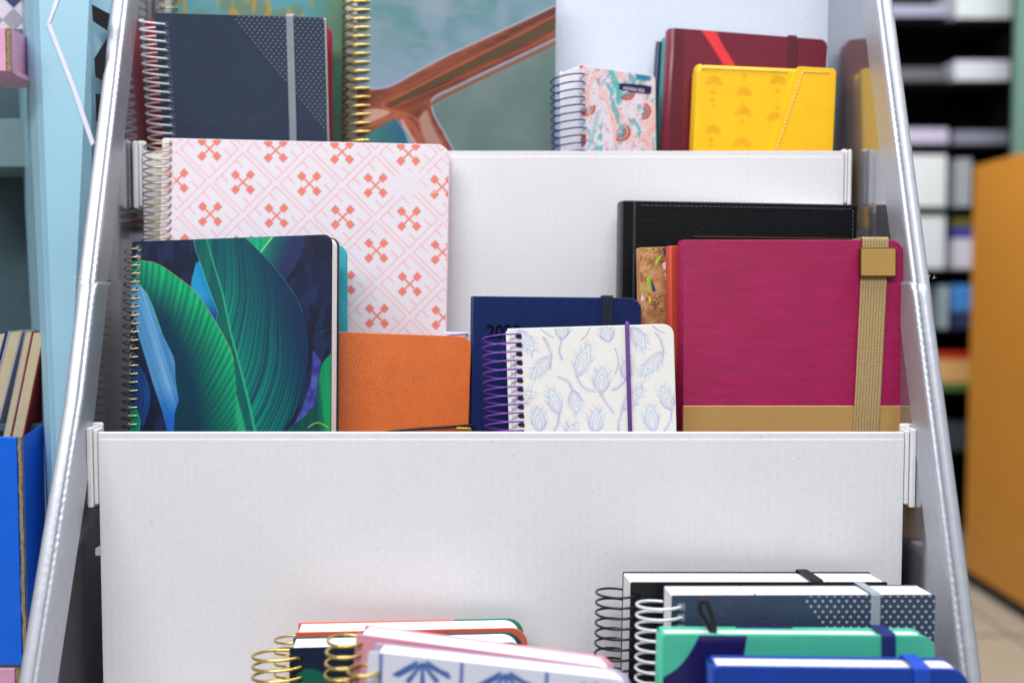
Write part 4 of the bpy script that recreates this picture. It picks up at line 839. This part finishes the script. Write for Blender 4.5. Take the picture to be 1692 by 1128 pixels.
# ================================================================== BACKGROUND OF THE SHOP
FLR = mat('beige_floor', (176, 164, 146), .45, var=.08, vscale=3, bump=.05)
b = MB(); b.box(-12, 12, -6, 14, -.1, 0); tag(b.build('floor', FLR), kind='structure')
b = MB(); b.box(-12, 12, 9, 9.1, 0, 4); tag(b.build('wall', mat('shop_wall', (50, 54, 60), .8)), kind='structure')
b = MB()
for k in range(-8, 9): b.box(k * .6 - .004, k * .6 + .004, -2, 9, .0015, .003)
for k in range(0, 15): b.box(-6, 6, k * .6 - .004, k * .6 + .004, .0035, .005)
tag(b.build('floor_joints', mat('grout', (120, 112, 100))), kind='structure')
DS = 4.9
sh = empty('shelving_unit', Matrix.Translation(P(1570, 0, DS) * 1) @ Matrix.Identity(4), 'black shop shelving unit out of focus behind the orange display', 'shelving'); S0 = P(1570, 0, DS)
def off3(b): b.v = [(x - S0.x, y - S0.y, z - S0.z) for x, y, z in b.v]; return b
BSH = mat('black_shelf', (5, 5, 7), .8, spec=.1)
bx('back_panel', 1380, -150, 1690, 900, DS + .4, DS + .42, BSH, sh, off3)
for y in (34, 136, 240, 344, 446, 545, 646, 745): bx('shelf', 1400, y, 1684, y + 6, DS, DS + .39, BSH, sh, off3)
for x in (1384, 1681): bx('upright', x - 1.5, -150, x + 1.5, 900, DS - .03, DS + .40, BSH, sh, off3)
GS = 'stock on the blurred black shelves'
def stock(x0, y0, x1, y1, rgb, label, nm='stock_box', cat='box', depth=.25):
    a = P(x0, y1, DS + .01); c = P(x1, y0, DS + .01); b = MB(); b.slab(-(c.x - a.x) / 2, (c.x - a.x) / 2, 0, c.z - a.z, 0, depth, bev=.004)
    o = b.build(nm, mat('stock_%d_%d_%d' % rgb, rgb, .6)); o.location = ((a.x + c.x) / 2, DS + .01, a.z); tag(o, label, cat, GS)
stock(1470, 8, 1568, 27, (150, 150, 176), 'flat lavender box, top left of the blurred shelves'); stock(1580, -20, 1676, 30, (206, 214, 218), 'white box, top right of the blurred shelves')
stock(1480, 112, 1566, 134, (84, 84, 92), 'flat dark grey box, second shelf down on the left'); stock(1578, 100, 1676, 133, (200, 204, 214), 'flat white box, second shelf down on the right')
stock(1490, 212, 1567, 237, (180, 174, 196), 'flat lilac box, third shelf down on the left'); stock(1577, 216, 1672, 238, (122, 124, 140), 'flat grey box, third shelf down on the right')
stock(1496, 256, 1564, 342, (208, 214, 214), 'tall white box beside the silver wall, fourth shelf'); stock(1578, 262, 1606, 342, (150, 156, 160), 'narrow grey box next to the orange display, fourth shelf')
stock(1508, 357, 1562, 444, (206, 212, 214), 'tall white box on the fifth blurred shelf'); stock(1576, 394, 1640, 444, (204, 200, 212), 'pale box under the violet one, fifth shelf'); stock(1576, 376, 1640, 393, (62, 54, 150), 'flat violet box stacked on a pale box'); stock(1576, 360, 1640, 375, (96, 92, 24), 'flat olive box topmost on the violet one')
stock(1552, 472, 1568, 543, (150, 168, 176), 'slim grey box left of the blue box'); stock(1574, 470, 1620, 514, (70, 140, 214), 'bright blue box in the sixth blurred shelf'); stock(1574, 515, 1620, 543, (44, 52, 90), 'dark blue box under the bright blue one')
stock(1546, 594, 1610, 632, (232, 176, 110), 'peach box in the seventh blurred shelf'); stock(1546, 582, 1610, 593, (200, 50, 20), 'thin red box lying on the peach box'); stock(1546, 633, 1610, 645, (84, 130, 60), 'thin green box under the peach box')
stock(1560, 700, 1610, 744, (66, 70, 78), 'charcoal box near the foot of the blurred shelves')
a = P(1600, 950, 4.3); b = MB(); b.slab(-.0, .5, 0, CH + .512, -1.9, 0, bev=.01); o = b.build('orange_display_block', mat('ochre_board', (206, 138, 48), .5, var=.04, vscale=6, bump=.05)); o.location = (1.94, 4.3, 0); tag(o, 'large plain orange display block standing on the floor at right', 'display block')
b = MB(); b.box(-.004, -.0005, -1.9, .004, .0, .05); b.build('plinth', mat('black_plinth', (14, 14, 16), .6), o)
p = P(1682, 0, 4.5); b = MB(); b.box(0, .5, 0, .03, 0, 3.4); o = b.build('pillar', mat('sage_paint', (92, 128, 118), .6)); o.location = (p.x, 4.5, 0); tag(o, 'pale sage green pillar at the upper right behind the orange block', 'pillar')
